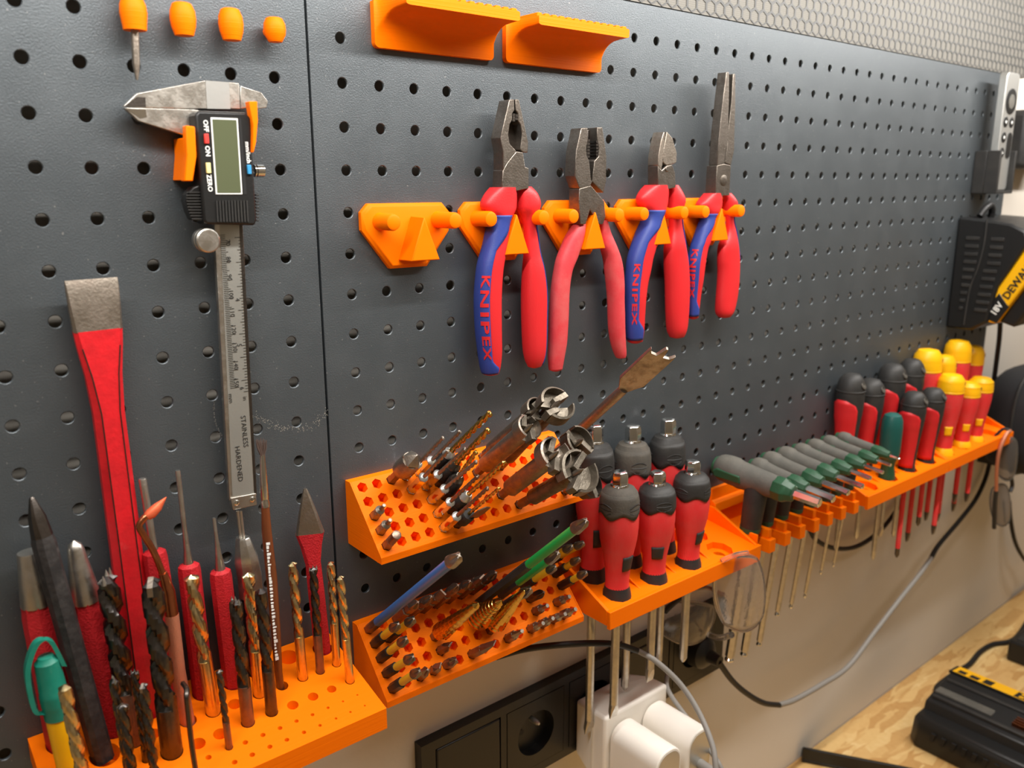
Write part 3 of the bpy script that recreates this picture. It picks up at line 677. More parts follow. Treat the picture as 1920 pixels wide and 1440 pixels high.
def teeth(pts, ox, oy, k, t, yf=-.0193):
    for x0, x1, y in pts:
        a = bp(ox + x0 / k, oy + y / k, yf); c = bp(ox + x1 / k, oy + y / k, yf); b = MB(); b.box(a.x, c.x, yf, yf + .009, a.z - .0008, a.z + .0008); b.build('tooth', 'dark_steel', t, world=True)

# 1 combination pliers
P0 = bp(960, 345, YP); t = thing('combination_pliers', 'combination pliers with oval jaw hole and blue and red grips, leftmost pliers', 'pliers', P0, group='pliers on the orange hooks')
jawpart('jaw', [(945, 560), (972, 558), (975, 620), (962, 640), (962, 675), (948, 700), (940, 760), (948, 810), (975, 838), (985, 850), (960, 880), (930, 920), (912, 960), (912, 850), (897, 775)], *C_, t)
jawpart('jaw', [(980, 558), (1000, 560), (1035, 720), (1052, 800), (1050, 858), (1022, 856), (1008, 842), (1012, 810), (1018, 750), (1008, 700), (995, 680), (995, 640), (982, 620)], *C_, t)
jawpart('joint', [(985, 851), (1022, 857), (1035, 940), (1055, 945), (1055, 1060), (985, 1075), (905, 1060), (910, 961), (930, 921), (960, 881)], *C_, t)
jawpart('hole_back', [(940, 690), (1020, 690), (1020, 846), (940, 846)], *C_, t, -.0115, -.0090, 'dark_steel')
teeth([(963, 978, 645), (963, 978, 660), (963, 978, 675), (980, 995, 650), (980, 995, 667)], *C_, t)
rl = handle_rows([(1005, 1172, 40), (965, 1178, 90), (940, 1178, 150), (955, 1172, 195), (995, 1150, 240), (988, 1134, 300), (962, 1118, 430), (930, 1098, 540), (915, 1085, 640), (905, 1077, 800), (913, 1078, 1000), (930, 1080, 1150), (945, 1072, 1250), (960, 1058, 1300)], *A_, .0078)
rr = handle_rows([(1190, 1280, 35), (1182, 1320, 80), (1180, 1341, 140), (1185, 1335, 190), (1215, 1312, 250), (1232, 1318, 330), (1232, 1338, 480), (1222, 1366, 600), (1216, 1383, 760), (1218, 1382, 950), (1226, 1378, 1120), (1240, 1366, 1200), (1262, 1345, 1250)], *A_, .0078)
grip(rl, -1, t, 'red_grip', (.30, .99, 112, 66, 105)); grip(rr, 1, t, 'red_grip', (.30, .99, 62, 22, 30))
wrap_text('KNIPEX', .0085, rl, -1, .60, .875, 38, t, 'red_grip')
# 2 plain red pliers
t = thing('red_pliers', 'square nosed combination pliers with plain dull red handles', 'pliers', bp(1105, 380, YP), group='pliers on the orange hooks')
jawpart('jaw', [(1350, 720), (1385, 718), (1388, 780), (1380, 830), (1382, 880), (1395, 905), (1405, 1010), (1412, 1022), (1400, 1050), (1340, 1060), (1315, 990), (1322, 850)], *C_, t)
jawpart('jaw', [(1440, 716), (1470, 716), (1492, 880), (1490, 1020), (1475, 1085), (1413, 1022), (1425, 905), (1448, 880), (1450, 830), (1440, 780)], *C_, t)
jawpart('joint', [(1340, 1061), (1404, 1042), (1480, 1132), (1487, 1220), (1472, 1262), (1450, 1262), (1400, 1180), (1375, 1262), (1345, 1262), (1338, 1130)], *C_, t)
jawpart('jaw_back', [(1386, 730), (1442, 730), (1446, 900), (1415, 1010), (1400, 1000), (1384, 900)], *C_, t, -.0112, -.0090, 'dark_steel')
for q in range(6): teeth([(1383, 1398, 790 + 18 * q), (1434, 1449, 797 + 18 * q)], *C_, t)
rl = handle_rows([(290, 352, 272), (255, 350, 310), (222, 342, 360), (190, 325, 430), (155, 295, 520), (138, 262, 600), (122, 245, 700), (113, 238, 800), (108, 235, 900), (105, 230, 1000), (103, 222, 1100), (100, 205, 1200), (106, 193, 1270)], *B_, .0062)
rr = handle_rows([(452, 500, 262), (448, 512, 310), (447, 528, 360), (450, 562, 440), (470, 590, 520), (480, 605, 600), (492, 612, 700), (500, 612, 800), (503, 615, 900), (508, 617, 1000), (525, 622, 1100), (545, 626, 1160), (560, 622, 1190)], *B_, .0062)
grip(rl, -1, t, 'worn_red'); grip(rr, 1, t, 'worn_red')
# 3 diagonal cutters
t = thing('diagonal_cutters', 'short diagonal cutters with blue and red grips between red and needle nose pliers', 'pliers', bp(1245, 345, YP), group='pliers on the orange hooks')
jawpart('blade', [(1815, 740), (1798, 800), (1785, 880), (1783, 930), (1800, 958), (1812, 900), (1815, 820), (1822, 760)], *C_, t, matl='worn_steel')
jawpart('blade', [(1832, 740), (1862, 775), (1888, 860), (1885, 915), (1862, 925), (1828, 930), (1804, 905), (1818, 820)], *C_, t, matl='worn_steel')
jawpart('joint', [(1783, 932), (1803, 958), (1830, 932), (1862, 927), (1878, 970), (1882, 1055), (1832, 1066), (1783, 1055)], *C_, t)
pivot(640 + 1832 / 3, 950 / 3, .0022, t)
rl = handle_rows([(755, 900, 25), (722, 908, 60), (696, 906, 110), (706, 900, 160), (738, 888, 205), (735, 865, 260), (705, 848, 330), (668, 830, 430), (642, 805, 520), (632, 790, 600), (622, 768, 700), (620, 757, 800), (622, 750, 900), (625, 745, 1000), (636, 735, 1080)], *B_, .0076)
rr = handle_rows([(912, 978, 25), (905, 1010, 80), (905, 1025, 130), (908, 1012, 180), (915, 1000, 250), (912, 1008, 330), (885, 1025, 430), (882, 1040, 520), (885, 1048, 600), (890, 1052, 700), (892, 1050, 800), (895, 1045, 900), (902, 1034, 1000), (922, 1015, 1050)], *B_, .0076)
grip(rl, -1, t, 'red_grip', (.28, .99, 112, 70, 105)); grip(rr, 1, t, 'red_grip', (.28, .60, 50, 20, 30))
wrap_text('KNIPEX', .0082, rl, -1, .59, .90, 40, t, 'red_grip')
# 4 needle nose
t = thing('needle_nose_pliers', 'needle nose pliers with long slim jaws and blue and red grips', 'pliers', bp(1355, 365, YP), group='pliers on the orange hooks')
jawpart('jaw', [(247, 405), (262, 405), (262, 560), (258, 650), (262, 760), (245, 840), (235, 920), (195, 930), (205, 780), (225, 590)], *D_, t, -.0185, -.0095)
jawpart('jaw', [(285, 415), (297, 415), (297, 600), (290, 850), (272, 930), (238, 915), (250, 840), (268, 650), (278, 560)], *D_, t, -.0185, -.0095)
jawpart('joint', [(195, 931), (235, 921), (272, 931), (264, 1100), (185, 1100)], *D_, t)
pivot(1280 + 231 / 3, 1015 / 3, .0045, t)
rl = handle_rows([(1152, 1265, 80), (1120, 1270, 120), (1098, 1270, 160), (1122, 1258, 200), (1135, 1228, 240), (1115, 1215, 300), (1080, 1198, 400), (1065, 1178, 450), (1045, 1160, 550), (1043, 1148, 650), (1046, 1132, 750), (1046, 1120, 850), (1048, 1112, 920)], *B_, .0068)
rr = handle_rows([(1285, 1335, 80), (1278, 1360, 110), (1278, 1378, 150), (1288, 1362, 200), (1300, 1352, 260), (1290, 1368, 340), (1250, 1382, 430), (1243, 1390, 520), (1245, 1390, 600), (1240, 1385, 700), (1232, 1372, 800), (1230, 1352, 880), (1250, 1328, 915)], *B_, .0068)
grip(rl, -1, t, 'red_grip', (.30, .99, 112, 66, 105)); grip(rr, 1, t, 'red_grip', (.30, .62, 50, 20, 30))
wrap_text('KNIPEX', .0070, rl, -1, .58, .86, 15, t, 'red_grip')

# ================================================================== digital caliper
E_ = (0, 0, 3); F_ = (0, 480, 3)
YB = -.0105; YC = -.0205
t = thing('digital_caliper', 'steel digital caliper with black display head hanging upright on the left board', 'caliper', bp(425, 330, 0))
def pp(poly, fr, Y): return [(q.x, q.z) for q in (bp(fr[0] + x / fr[2], fr[1] + y / fr[2], Y) for x, y in poly)]
def slab(name, poly, fr, yf, yb, matl, parent=t, bev=.0003, **k): b = MB(); b.prism(pp(poly, fr, yf), yf, yb); return b.build(name, matl, parent, world=True, bevel=bev, smooth=25, **k)
fj = slab('fixed_jaw', [(695, 598), (770, 525), (1155, 452), (1290, 462), (1345, 468), (1352, 612), (1030, 611), (820, 605)], E_, YB, YB + .0035, 'steel')
slab('label_plate', [(1156, 453), (1288, 463), (1296, 613), (1166, 611)], E_, YB - .0003, YB, 'silver', fj, 0)
slab('dark_facet', [(702, 597), (770, 545), (818, 548), (821, 603)], E_, YB - .0002, YB, 'dark_steel', fj, 0)
slab('inner_jaw', [(1352, 482), (1470, 520), (1508, 570), (1500, 605), (1450, 612), (1400, 600), (1353, 612)], E_, YB + .0006, YB + .0032, 'steel')
sj = slab('sliding_jaw', [(700, 606), (820, 608), (1090, 616), (1118, 620), (1118, 745), (1040, 760), (940, 730), (780, 680)], E_, YB, YB + .0035, 'steel')
slab('bright_facet', [(704, 608), (820, 616), (826, 658), (790, 665)], E_, YB - .0002, YB, 'chrome', sj, 0)
hd = slab('display_head', [(1112, 622), (1386, 632), (1410, 664), (1446, 1235), (1436, 1268), (1162, 1262), (1146, 1240), (1100, 650)], E_, YC, -.0075, 'black_plastic', bev=.0012)
slab('bezel', [(1185, 660), (1338, 666), (1365, 1094), (1214, 1094)], E_, YC - .0004, YC + .0005, 'white_paint', hd, .0002)
slab('screen_window', [(1194, 670), (1330, 675), (1356, 1084), (1223, 1084)], E_, YC - .0006, YC + .0003, 'lcd', hd, 0)
slab('black_border', [(1342, 668), (1356, 668), (1388, 1094), (1370, 1094)], E_, YC - .0002, YC + .0003, 'ink', hd, 0)
for nm, q, mt_ in (('power_button', [(1149, 752), (1174, 752), (1179, 808), (1154, 808)], 'button_red'), ('zero_button', [(1160, 915), (1185, 915), (1190, 975), (1165, 975)], 'button_cream'), ('unit_button', [(1391, 927), (1414, 927), (1418, 980), (1396, 980)], 'button_blue')): slab(nm, q, E_, YC - .0012, YC + .0003, mt_, hd, .0003)
dn_ = Vector((.02, 0, -1)); upx = Vector((1, 0, .02))
for body, x, y, s in (('OFF', 1157, 708, .0034), ('ON', 1167, 850, .0034), ('ZERO', 1178, 1030, .0034), ('mm/inch', 1394, 858, .0032)):
    lettering(body, s, bp(x / 3, y / 3, YC) , dn_, upx, 'white_paint', hd, .0002, bold=.00008)
for k in range(11):
    x = 1216 + 17 * k; slab('grip_rib', [(x, 1128), (x + 7, 1128), (x + 14, 1248), (x + 7, 1248)], E_, YC - .0007, YC + .0003, 'rubber', hd, 0)
tb = slab('thumb_rest', [(1140, 1035), (1146, 1245), (1085, 1238), (1062, 1190), (1045, 1130), (1050, 1095), (1085, 1052)], E_, YC + .003, -.0095, 'black_plastic', bev=.0008)
for k in range(10):
    y = 1078 + 16.5 * k; x = 1048 + (0, 0, 0, 2, 5, 8, 12, 17, 24, 32)[k]; slab('thumb_rib', [(x, y), (1138, y), (1138, y + 7), (x, y + 7)], E_, YC + .0022, YC + .0034, 'rubber', tb, 0)
for k in range(9):
    y = 1092 + 18 * k; slab('side_rib', [(1440 + k * .5, y), (1458, y), (1458, y + 9), (1440, y + 9)], E_, YC + .003, -.012, 'rubber', hd, .0002)
p = bp(1428 / 3, 961 / 3, -.0145)
b = MB(); b.lathe([(.0034, 0), (.0034, .0006), (.0030, .001), (.0034, .0014), (.0034, .0052), (.0026, .0058)], 16, mtx=Matrix.Translation(p) @ Matrix.Rotation(PI / 2, 4, 'Y')); b.build('lock_screw', 'chrome', t, world=True, smooth=25)
p = bp(1160 / 3, 1352 / 3, -.016)
b = MB(); b.lathe([(.0058, -.0045), (.0063, -.004), (.0063, -.001), (.0056, 0), (.0063, .001), (.0063, .003), (.0056, .0036), (.002, .0038)], 26, mtx=Matrix.Translation(p) @ Matrix.Rotation(PI / 2, 4, 'X')); b.build('thumb_wheel', 'steel', t, world=True, smooth=25)
bm_ = slab('beam', [(1201, -250), (1362, -250), (1445, 1345), (1292, 1375)], F_, YB, YB + .0035, 'steel')
slab('scale_plate', [(1236, -215), (1340, -215), (1428, 1335), (1308, 1350)], F_, YB - .0002, YB, 'scale', bm_, 0)
slab('edge_strip', [(1345, -215), (1362, -215), (1444, 1335), (1432, 1335)], F_, YB - .0003, YB, 'dark_steel', bm_, 0)
ec = slab('end_plate', [(1298, 1362), (1440, 1335), (1446, 1400), (1312, 1430)], F_, YB - .0010, YB + .0035, 'steel')
for x, y in ((1332, 1388), (1420, 1369)):
    p = bp(x / 3, 480 + y / 3, YB - .001); b = MB(); b.lathe([(.0017, 0), (.0017, .0004), (.0012, .0008), (.0003, .0009)], 14, mtx=Matrix.Translation(p) @ Matrix.Rotation(PI / 2, 4, 'X')); b.build('screw', 'chrome', ec, world=True)
# scale print
tk = MB(); num = MB()
a0 = bp(413, 448, YB); a1 = bp(431.5, 728, YB); r0_ = bp(452, 445, YB); r1_ = bp(465, 733, YB)
for mm in range(66, 151):
    f = (mm - 68) / 82; p = a0 + (a1 - a0) * f; ln = .0052 if mm % 10 == 0 else (.0038 if mm % 5 == 0 else .0026); tk.box(p.x, p.x + ln, YB - .0004, YB - .0002, p.z - .00012, p.z + .00012)
for k in range(0, 53):
    p = r0_ + (r1_ - r0_) * (k / 52); ln = .0036 if k % 8 == 0 else (.0026 if k % 4 == 0 else .0016); tk.box(p.x - ln, p.x, YB - .0004, YB - .0002, p.z - .00012, p.z + .00012)
tk.build('scale_marks', 'ink', bm_, world=True, kind='stuff')
for s, x, y in (('70', 427, 455), ('80', 428, 487), ('90', 430, 520), ('100', 433, 552), ('110', 435, 585), ('120', 438, 617), ('130', 440, 650), ('140', 442, 684), ('150', 443, 717)):
    lettering(s, .0036, bp(x, y, YB - .0003), dn_, upx, 'ink', bm_, .0001)
for s, x, y, sz in (('4', 445, 562, .0036), ('5', 448.5, 647, .0036), ('6', 453.5, 728, .0036), ('mm', 432.5, 747, .0036), ('in', 459, 747, .0034), ('STAINLESS', 458, 809, .0041), ('HARDENED', 447.5, 870, .0041)): lettering(s, sz, bp(x, y, YB - .0003), dn_, upx, 'ink', bm_, .0001)
# orange prongs that carry the caliper
t = thing('caliper_holder', 'orange two pronged holder gripping the caliper below its jaws', 'holder', bp(410, 300, 0))
for nm, lip, arm in (('prong', [(1045, 705), (1098, 712), (1107, 880), (1086, 1020), (1036, 1020), (1052, 870)], [(1040, 775), (1098, 775), (1104, 880), (1082, 1015), (1036, 1015), (1046, 870)]), ('prong', [(1400, 570), (1448, 570), (1452, 680), (1442, 800), (1428, 858), (1420, 858), (1424, 700)], [(1416, 640), (1450, 640), (1450, 690), (1440, 800), (1428, 850), (1420, 850), (1424, 700)])):
    b = MB(); b.prism(pp(lip, E_, -.023), -.023, -.0175); l_ = b.build(nm, 'orange_up', t, world=True, bevel=.0006)
    b = MB(); b.prism(pp(arm, E_, -.018), -.0178, -.0003); b.build('arm', 'orange_up', l_, world=True, bevel=.0004)

# ================================================================== bits in the two holders
def bit(c, r, Z0, tip, name, label, group, cat='drill bit', roll=0):
    p = bit_pos(c, r, Z0); n = closest(tip[0], tip[1], p, AX); q = p + AX * n
    d = ray(*tip); d = d.normalized(); q = CAM + d * (q - CAM).dot(d); a = q - p
    return thing(name, label, cat, p, a, roll, group), a.length
def hexp(b, r, z0, z1, n=6, ch=.0005): return b.lathe([(r - ch, z0), (r, z0 + ch), (r, z1 - ch), (r - ch, z1)], n, rot=PI / 6)
U, LW = -.2448, -.3460
kz = lambda x, y: (690 + x / 4.3636, 740 + y / 4.3636)
k7 = lambda x, y: (640 + x / 7.2, 880 + y / 7.2)
# three short socket bits
for r, tip, lab, rt, mt_ in ((2, k7(580, 485), 'topmost of the three', .0013, 'worn_steel'), (3, k7(662, 683), 'middle one with ringed neck', .0014, 'worn_steel'), (4, k7(752, 880), 'thick one, lowest of the three', .0030, 'brown_steel')):
    t, n = bit(0, r, U, tip, 'driver_bit', 'short steel bit, left edge of upper holder, ' + lab, 'short bits in the upper holder', 'screwdriver bit')
    b = MB(); hexp(b, .0034, -.006, n * .5); b.build('hex_shank', mt_, t, smooth=20)
    b = MB(); b.lathe([(.0031, n * .49), (.0031, n * .58), (rt, n * .68), (rt, n - .0003), (rt * .8, n)], 16); b.build('tip', mt_, t)
# countersink
t, n = bit(2, 0, U, kz(395, 500), 'countersink', 'stubby countersink bit with thick faceted head in the upper holder', None)
b = MB(); hexp(b, .0033, -.006, .0135); b.build('hex_shank', 'brown_steel', t, smooth=20)
b = MB(); b.lathe([(.0040, .013), (.0062, .0155), (.0066, .018), (.0066, n - .009), (.0060, n - .007)], 20); b.build('collar', 'worn_steel', t)
b = MB(); b.lathe([(.0064, n - .0075), (.0066, n - .006), (.0030, n - .001), (.0004, n + .001)], 5); b.build('cutting_cone', 'worn_steel', t, smooth=20)
# slim drills on silver hexagon shanks
hd_ = [(3, 0, kz(615, 352), 'top row, next to the countersink'), (4, 0, kz(752, 302), 'top row, behind the black ones'), (3, 1, kz(655, 462), 'second row, leftmost'), (4, 1, kz(795, 442), 'second row, beside a black collar'),
       (4, 2, kz(888, 548), 'third row'), (4, 3, kz(900, 668), 'fourth row'), (4, 4, kz(980, 765), 'bottom row')]
for c, r, tip, lab in hd_:
    t, n = bit(c, r, U, tip, 'hex_drill', 'thin drill on shiny hexagon shank in upper holder, ' + lab, 'hexagon shank drills')
    b = MB(); hexp(b, .0035, -.006, .0015); b.lathe([(.0030, .0014), (.0030, .0028)], 16); hexp(b, .0035, .0027, .0195); b.build('hex_shank', 'chrome', t, smooth=20)
    b = MB(); b.lathe([(.0032, .0193), (.0033, .0202), (.0024, .0212), (.0014, .0214)], 16); b.build('collar', 'silver', t)
    b = MB(); R = .00135; b.lathe([(R, .021), (R, .027)], 10); flutes(b, R, .0268, n, .0095, n=14); b.build('flutes', 'worn_steel' if r < 3 else 'brown_steel', t, smooth=50)
# gold drills in black sleeves
for c, r, tip, lab, R, ln in ((5, 0, kz(1000, 152), 'longest, reaching above the pliers of bits', .0021, .027), (5, 1, kz(985, 290), 'second longest', .0021, .027), (5, 2, kz(885, 470), 'mostly hidden in the middle', .0016, .026), (5, 3, kz(1118, 552), 'with silver ring, fourth row', .0016, .024)):
    t, n = bit(c, r, U, tip, 'sleeve_drill', 'gold twist drill in a black countersink sleeve, ' + lab.replace('reaching above the pliers of bits', 'top row'), 'sleeved drills')
    b = MB(); hexp(b, .0034, -.006, .007); b.build('hex_shank', 'dark_steel', t, smooth=20)
    b = MB(); b.lathe([(.0045, .0068), (.0051, .008), (.0051, .012), (.0046, .0126), (.0051, .0132), (.0051, ln - .004), (.0042, ln - .002)], 20); b.build('sleeve', 'rubber', t)
    b = MB(); b.lathe([(.0045, ln - .0022), (.0046, ln - .0010), (.0040, ln), (.0022, ln + .003)], 16); b.build('ring', 'silver' if r in (0, 3) else 'dark_steel', t)
    b = MB(); flutes(b, R, ln + .0015, n, .0145 if R > .002 else .011, n=16, depth=.55); b.build('flutes', 'bright_gold', t, smooth=50)
t, n = bit(5, 4, U, kz(1075, 765), 'plate_bit', 'black sleeved drill with brown scoop plate, bottom row of the upper holder', 'sleeved drills')
b = MB(); hexp(b, .0034, -.006, .007); b.build('hex_shank', 'dark_steel', t, smooth=20)
b = MB(); b.lathe([(.0045, .0068), (.0050, .008), (.0050, .016), (.0042, .018)], 18); b.build('sleeve', 'rubber', t)
b = MB(); b.prism([(-.0012, .016), (.0085, .013), (.0105, .020), (.0098, .029), (.0040, .033), (-.0012, .030)], -.0032, -.0022); b.build('scoop_plate', 'brown_steel', t, bevel=.0004)
b = MB(); flutes(b, .0012, .0175, n, .009, n=14); b.build('flutes', 'bright_gold', t, smooth=50)
# forstner bits
def forstner(c, r, tip, R, lab, roll, shaft=.0050, matl='forstner', sh0=.012):
    t, n = bit(c, r, U, tip, 'forstner_bit', lab, 'forstner bits in the upper holder', roll=roll); hz = n - .009
    b = MB(); hexp(b, .0033, -.006, .0016); b.lathe([(.0027, .0015), (.0027, .003)], 14); hexp(b, .0034, .0029, sh0 + .001); b.build('hex_shank', 'brown_steel', t, smooth=20)
    b = MB(); b.lathe([(shaft * .8, sh0), (shaft, sh0 + .002), (shaft, hz - .004), (shaft * 1.05, hz)], 20); b.build('shaft', matl, t)
    b = MB()
    for s in (0, PI):                        # two rim walls
        arc = [s + .45 + k * (PI - .9) / 10 for k in range(11)]
        rg = [[(q * math.cos(a), q * math.sin(a), z) for q, z in ((R, hz), (R, n - .0006), (R * .88, n), (R * .84, hz + .003), (R * .2, hz + .002), (R * .25, hz - .001))] for a in arc]; b.loft(rg)
    b.build('rim', matl, t, smooth=30)
    for s in (0, PI):                        # two cutting lips
        mt = Matrix.Rotation(s, 4, 'Z'); b = MB()
        b.prism([(.0006, hz - .003), (R * .96, hz - .0005), (R * .98, n - .0012), (R * .4, n - .0022), (.0006, n - .0028)], .0008, .0050, mtx=mt); b.build('cutting_lip', 'forstner', t, bevel=.0003)
    b = MB(); b.lathe([(.0022, hz), (.0019, n - .002), (.0002, n + .0025)], 10); b.build('centre_spur', 'worn_steel', t)
    return t
forstner(9, 0, kz(1395, 110), .0085, 'forstner bit in the upper holder, uppermost left of the cluster', .4)
forstner(8, 1, kz(1330, 255), .0088, 'forstner bit with bright thick shaft, left front of the upper cluster', 1.2, .0060, 'worn_steel')
forstner(10, 1, kz(1560, 62), .0125, 'forstner bit at the top of the cluster, below the long spade bit', .2)
forstner(12, 2, kz(1745, 375), .0115, 'forstner bit with sawdust on its cutting face, right side of the cluster', 2.0)
forstner(9, 3, kz(1545, 475), .0120, 'forstner bit in the middle of the cluster with a long thick shaft', .9, .0062, 'worn_steel')
forstner(10, 4, kz(1745, 618), .0150, 'largest forstner bit, lowest and nearest in the cluster', .6, .0056, 'forstner', .016)
forstner(14, 4, kz(1842, 735), .0100, 'short forstner bit at the right end of the upper holder', 1.5, .0045, 'dark_steel', .010)
# spade bit
t, n = bit(15, 1, U, (1246, 658), 'spade_bit', 'long flat spade bit jutting up past the other bits', None, roll=-.5)
b = MB(); hexp(b, .0033, -.006, .02); b.lathe([(.0030, .0195), (.0036, .022), (.0036, n - .052), (.0034, n - .047)], 16); b.build('shaft', 'worn_steel', t, smooth=25)
w_ = .0098
b = MB(); b.prism([(-.0034, n - .048), (.0034, n - .048), (w_, n - .037), (w_, n - .006), (w_ * .97, n - .001), (w_ * .72, n - .005), (.0026, n - .0055), (.0008, n + .003), (-.0008, n + .003), (-.0026, n - .0055), (-w_ * .72, n - .005), (-w_ * .97, n - .001), (-w_, n - .006), (-w_, n - .037)], -.0013, .0013)
b.build('flat_blade', 'worn_steel', t, bevel=.0003, smooth=20)

# ---------------- lower holder
kb = lambda x, y: (640 + x / 3.79, 960 + y / 3.79)
def cross_tip(b, R, z0, z1):
    rg = []
    for k, f, z in ((1, .0, z0), (1.06, .35, z0 + (z1 - z0) * .30), (1.0, .75, z0 + (z1 - z0) * .62), (.52, .9, z1 - .0004), (.30, .8, z1)):
        ring = []
        for j in range(16):
            th = 2 * PI * j / 16; r = R * k * (1 - f * (.5 + .5 * math.cos(4 * th)) * .75); ring.append((r * math.cos(th), r * math.sin(th), z))
        rg.append(ring)
    b.loft(rg)
def long_bit(c, r, tip, label, color, shank_mat, R, hs, tipl, name='long_bit', group='coloured long bits'):
    t, n = bit(c, r, LW, tip, name, label, group, 'screwdriver bit')
    b = MB(); hexp(b, .0036, -.006, hs); b.build('hex_shank', shank_mat, t, smooth=20)
    b = MB(); b.lathe([(R * .96, hs - .0004), (R, hs + .0004), (R, n - tipl)], 18); b.build('coloured_shaft', color, t)
    b = MB(); b.lathe([(R * 1.0, n - tipl - .0004), (R * 1.32, n - tipl + .0014)], 16); cross_tip(b, R * 1.32, n - tipl + .0013, n); b.build('tip', 'plier_steel' if color != 'blue_bit' else 'worn_steel', t, smooth=30)
    return t, n
long_bit(0, 0, kb(838, 308), 'long blue screwdriver bit, tallest at the left of the lower holder', 'blue_bit', 'brown_steel', .0032, .017, .012)
for c, r, tip, lab in ((0, 1, kb(405, 795), 'second row, leftmost'), (1, 1, kb(515, 758), 'second row, behind the leftmost'), (0, 2, kb(462, 900), 'third row, left edge'), (0, 3, kb(510, 1028), 'fourth row, left edge'), (0, 4, kb(556, 1128), 'bottom row, left edge'),
                       (12, 0, kb(1460, 300), 'between the two green bits'), (14, 0, kb(1640, 240), 'top row near the right end'), (15, 0, kb(1722, 218), 'top row at the right end'), (12, 1, kb(1522, 388), 'right of the lower green bit'), (15, 1, kb(1692, 330), 'second row at the right end'), (15, 2, kb(1742, 428), 'third row at the right end')):
    t, n = long_bit(c, r, tip, 'yellow and black bit in the lower holder, ' + lab, 'yellow_bit', 'black_plastic', .0026, .017, .0095, 'impact_bit', 'yellow impact bits')
    if lab.endswith('left edge') and r != 3:
        b = MB(); z = .017 + (n - .0095 - .017) * .5
        vs, fs = text_geo('DEWALT', .0026); b.add([(-.0003 - y_, -.00275 + abs(y_) * .3, z + x_ * .8) for x_, y_, z_ in vs], fs); b.build('lettering', 'ink', t, smooth=0, recalc=False)
long_bit(8, 1, kb(1742, 58), 'long green screwdriver bit, the higher of the green pair', 'green_bit', 'rubber', .0032, .078, .014)
long_bit(10, 1, kb(1542, 288), 'long green screwdriver bit, the lower of the green pair', 'green_bit', 'rubber', .0032, .028, .014)
long_bit(9, 2, kb(1345, 545), 'short green shafted bit beside the rearmost step drill', 'green_bit', 'rubber', .0030, .030, .011)
for c, tip in zip(range(2, 9), ((545, 640), (640, 600), (725, 570), (830, 520), (915, 490), (1000, 460), (1100, 430))):
    o_ = ('first', 'second', 'third', 'fourth', 'fifth', 'sixth', 'seventh')[c - 2]
    t, n = bit(c, 0, LW, kb(*tip), 'power_bit', 'dark bronze bit, top row of lower holder, %s from the blue bit' % o_, 'bronze bits in a row', 'screwdriver bit', c * .5)
    b = MB(); hexp(b, .0036, -.006, n - .018); b.lathe([(.0026, n - .0182), (.0026, n - .015)], 14); b.build('hex_shank', 'brown_steel', t, smooth=20)
    b = MB(); hexp(b, .0036, n - .0152, n - .009)
    if c % 3 == 1: b.loft([octo(.006, .006, n - .0092, .6), octo(.0058, .0030, n - .004, .3), octo(.0052, .0012, n, .3)])
    else: cross_tip(b, .0034, n - .0092, n)
    b.build('tip', 'brown_steel', t, smooth=25)
def step_drill(c, r, tip, label, R0, R1, steps):
    t, n = bit(c, r, LW, tip, 'step_drill', label, 'gold step drills'); s0 = .010; pr = []
    b = MB(); hexp(b, .0036, -.006, s0 + .001); b.build('hex_shank', 'brown_steel', t, smooth=20)
    pr = [(R0 * .8, s0)]; dz = (n - s0 - .004) / steps
    for k in range(steps):
        R = R0 + (R1 - R0) * k / (steps - 1); z = s0 + .001 + dz * k; pr += [(R, z), (R, z + dz * .62), (R * .93, z + dz * .9)]
    pr += [(R1 * .9, n - .003), (.0003, n)]
    b = MB(); nn = 26; rg = []
    for R, z in pr:
        ring = []
        for j in range(nn):
            th = 2 * PI * j / nn; q = min(abs((th - 4.2 - z * 18 + PI) % (2 * PI) - PI), abs((th - 1.06 - z * 18 + PI) % (2 * PI) - PI)); rr = R * (.55 if q < .2 else 1); ring.append((rr * math.cos(th), rr * math.sin(th), z))
        rg.append(ring)
    b.loft(rg); b.build('stepped_cone', 'bright_gold', t, smooth=28)
step_drill(4, 2, kb(972, 650), 'gold step drill, slimmest and leftmost of three', .0066, .0030, 10)
step_drill(7, 2, kb(1135, 630), 'gold step drill, fattest, in the middle of three', .0098, .0034, 9)
step_drill(8, 3, kb(1300, 558), 'gold step drill, rearmost of three with its point furthest right', .0072, .0022, 12)
def short_bit(c, r, tip, label, kind, mt_='brown_steel'):
    t, n = bit(c, r, LW, tip, 'short_bit', label, 'short bits in the lower holder', 'screwdriver bit', random.uniform(0, 1))
    b = MB(); hexp(b, .0035, -.006, n * .52); b.build('hex_shank', mt_, t, smooth=20)
    b = MB()
    if kind == 'torx': b.lathe([(.0032, n * .5), (.0024, n * .62), (.0017, n * .68), (.0016, n)], 6)
    elif kind == 'flat': b.loft([octo(.0062, .006, n * .5, .6), octo(.005, .0024, n * .82, .3), octo(.0044, .0008, n, .2)])
    else: cross_tip(b, .0033, n * .5, n)
    b.build('tip', 'worn_steel' if kind == 'torx' else mt_, t, smooth=25)
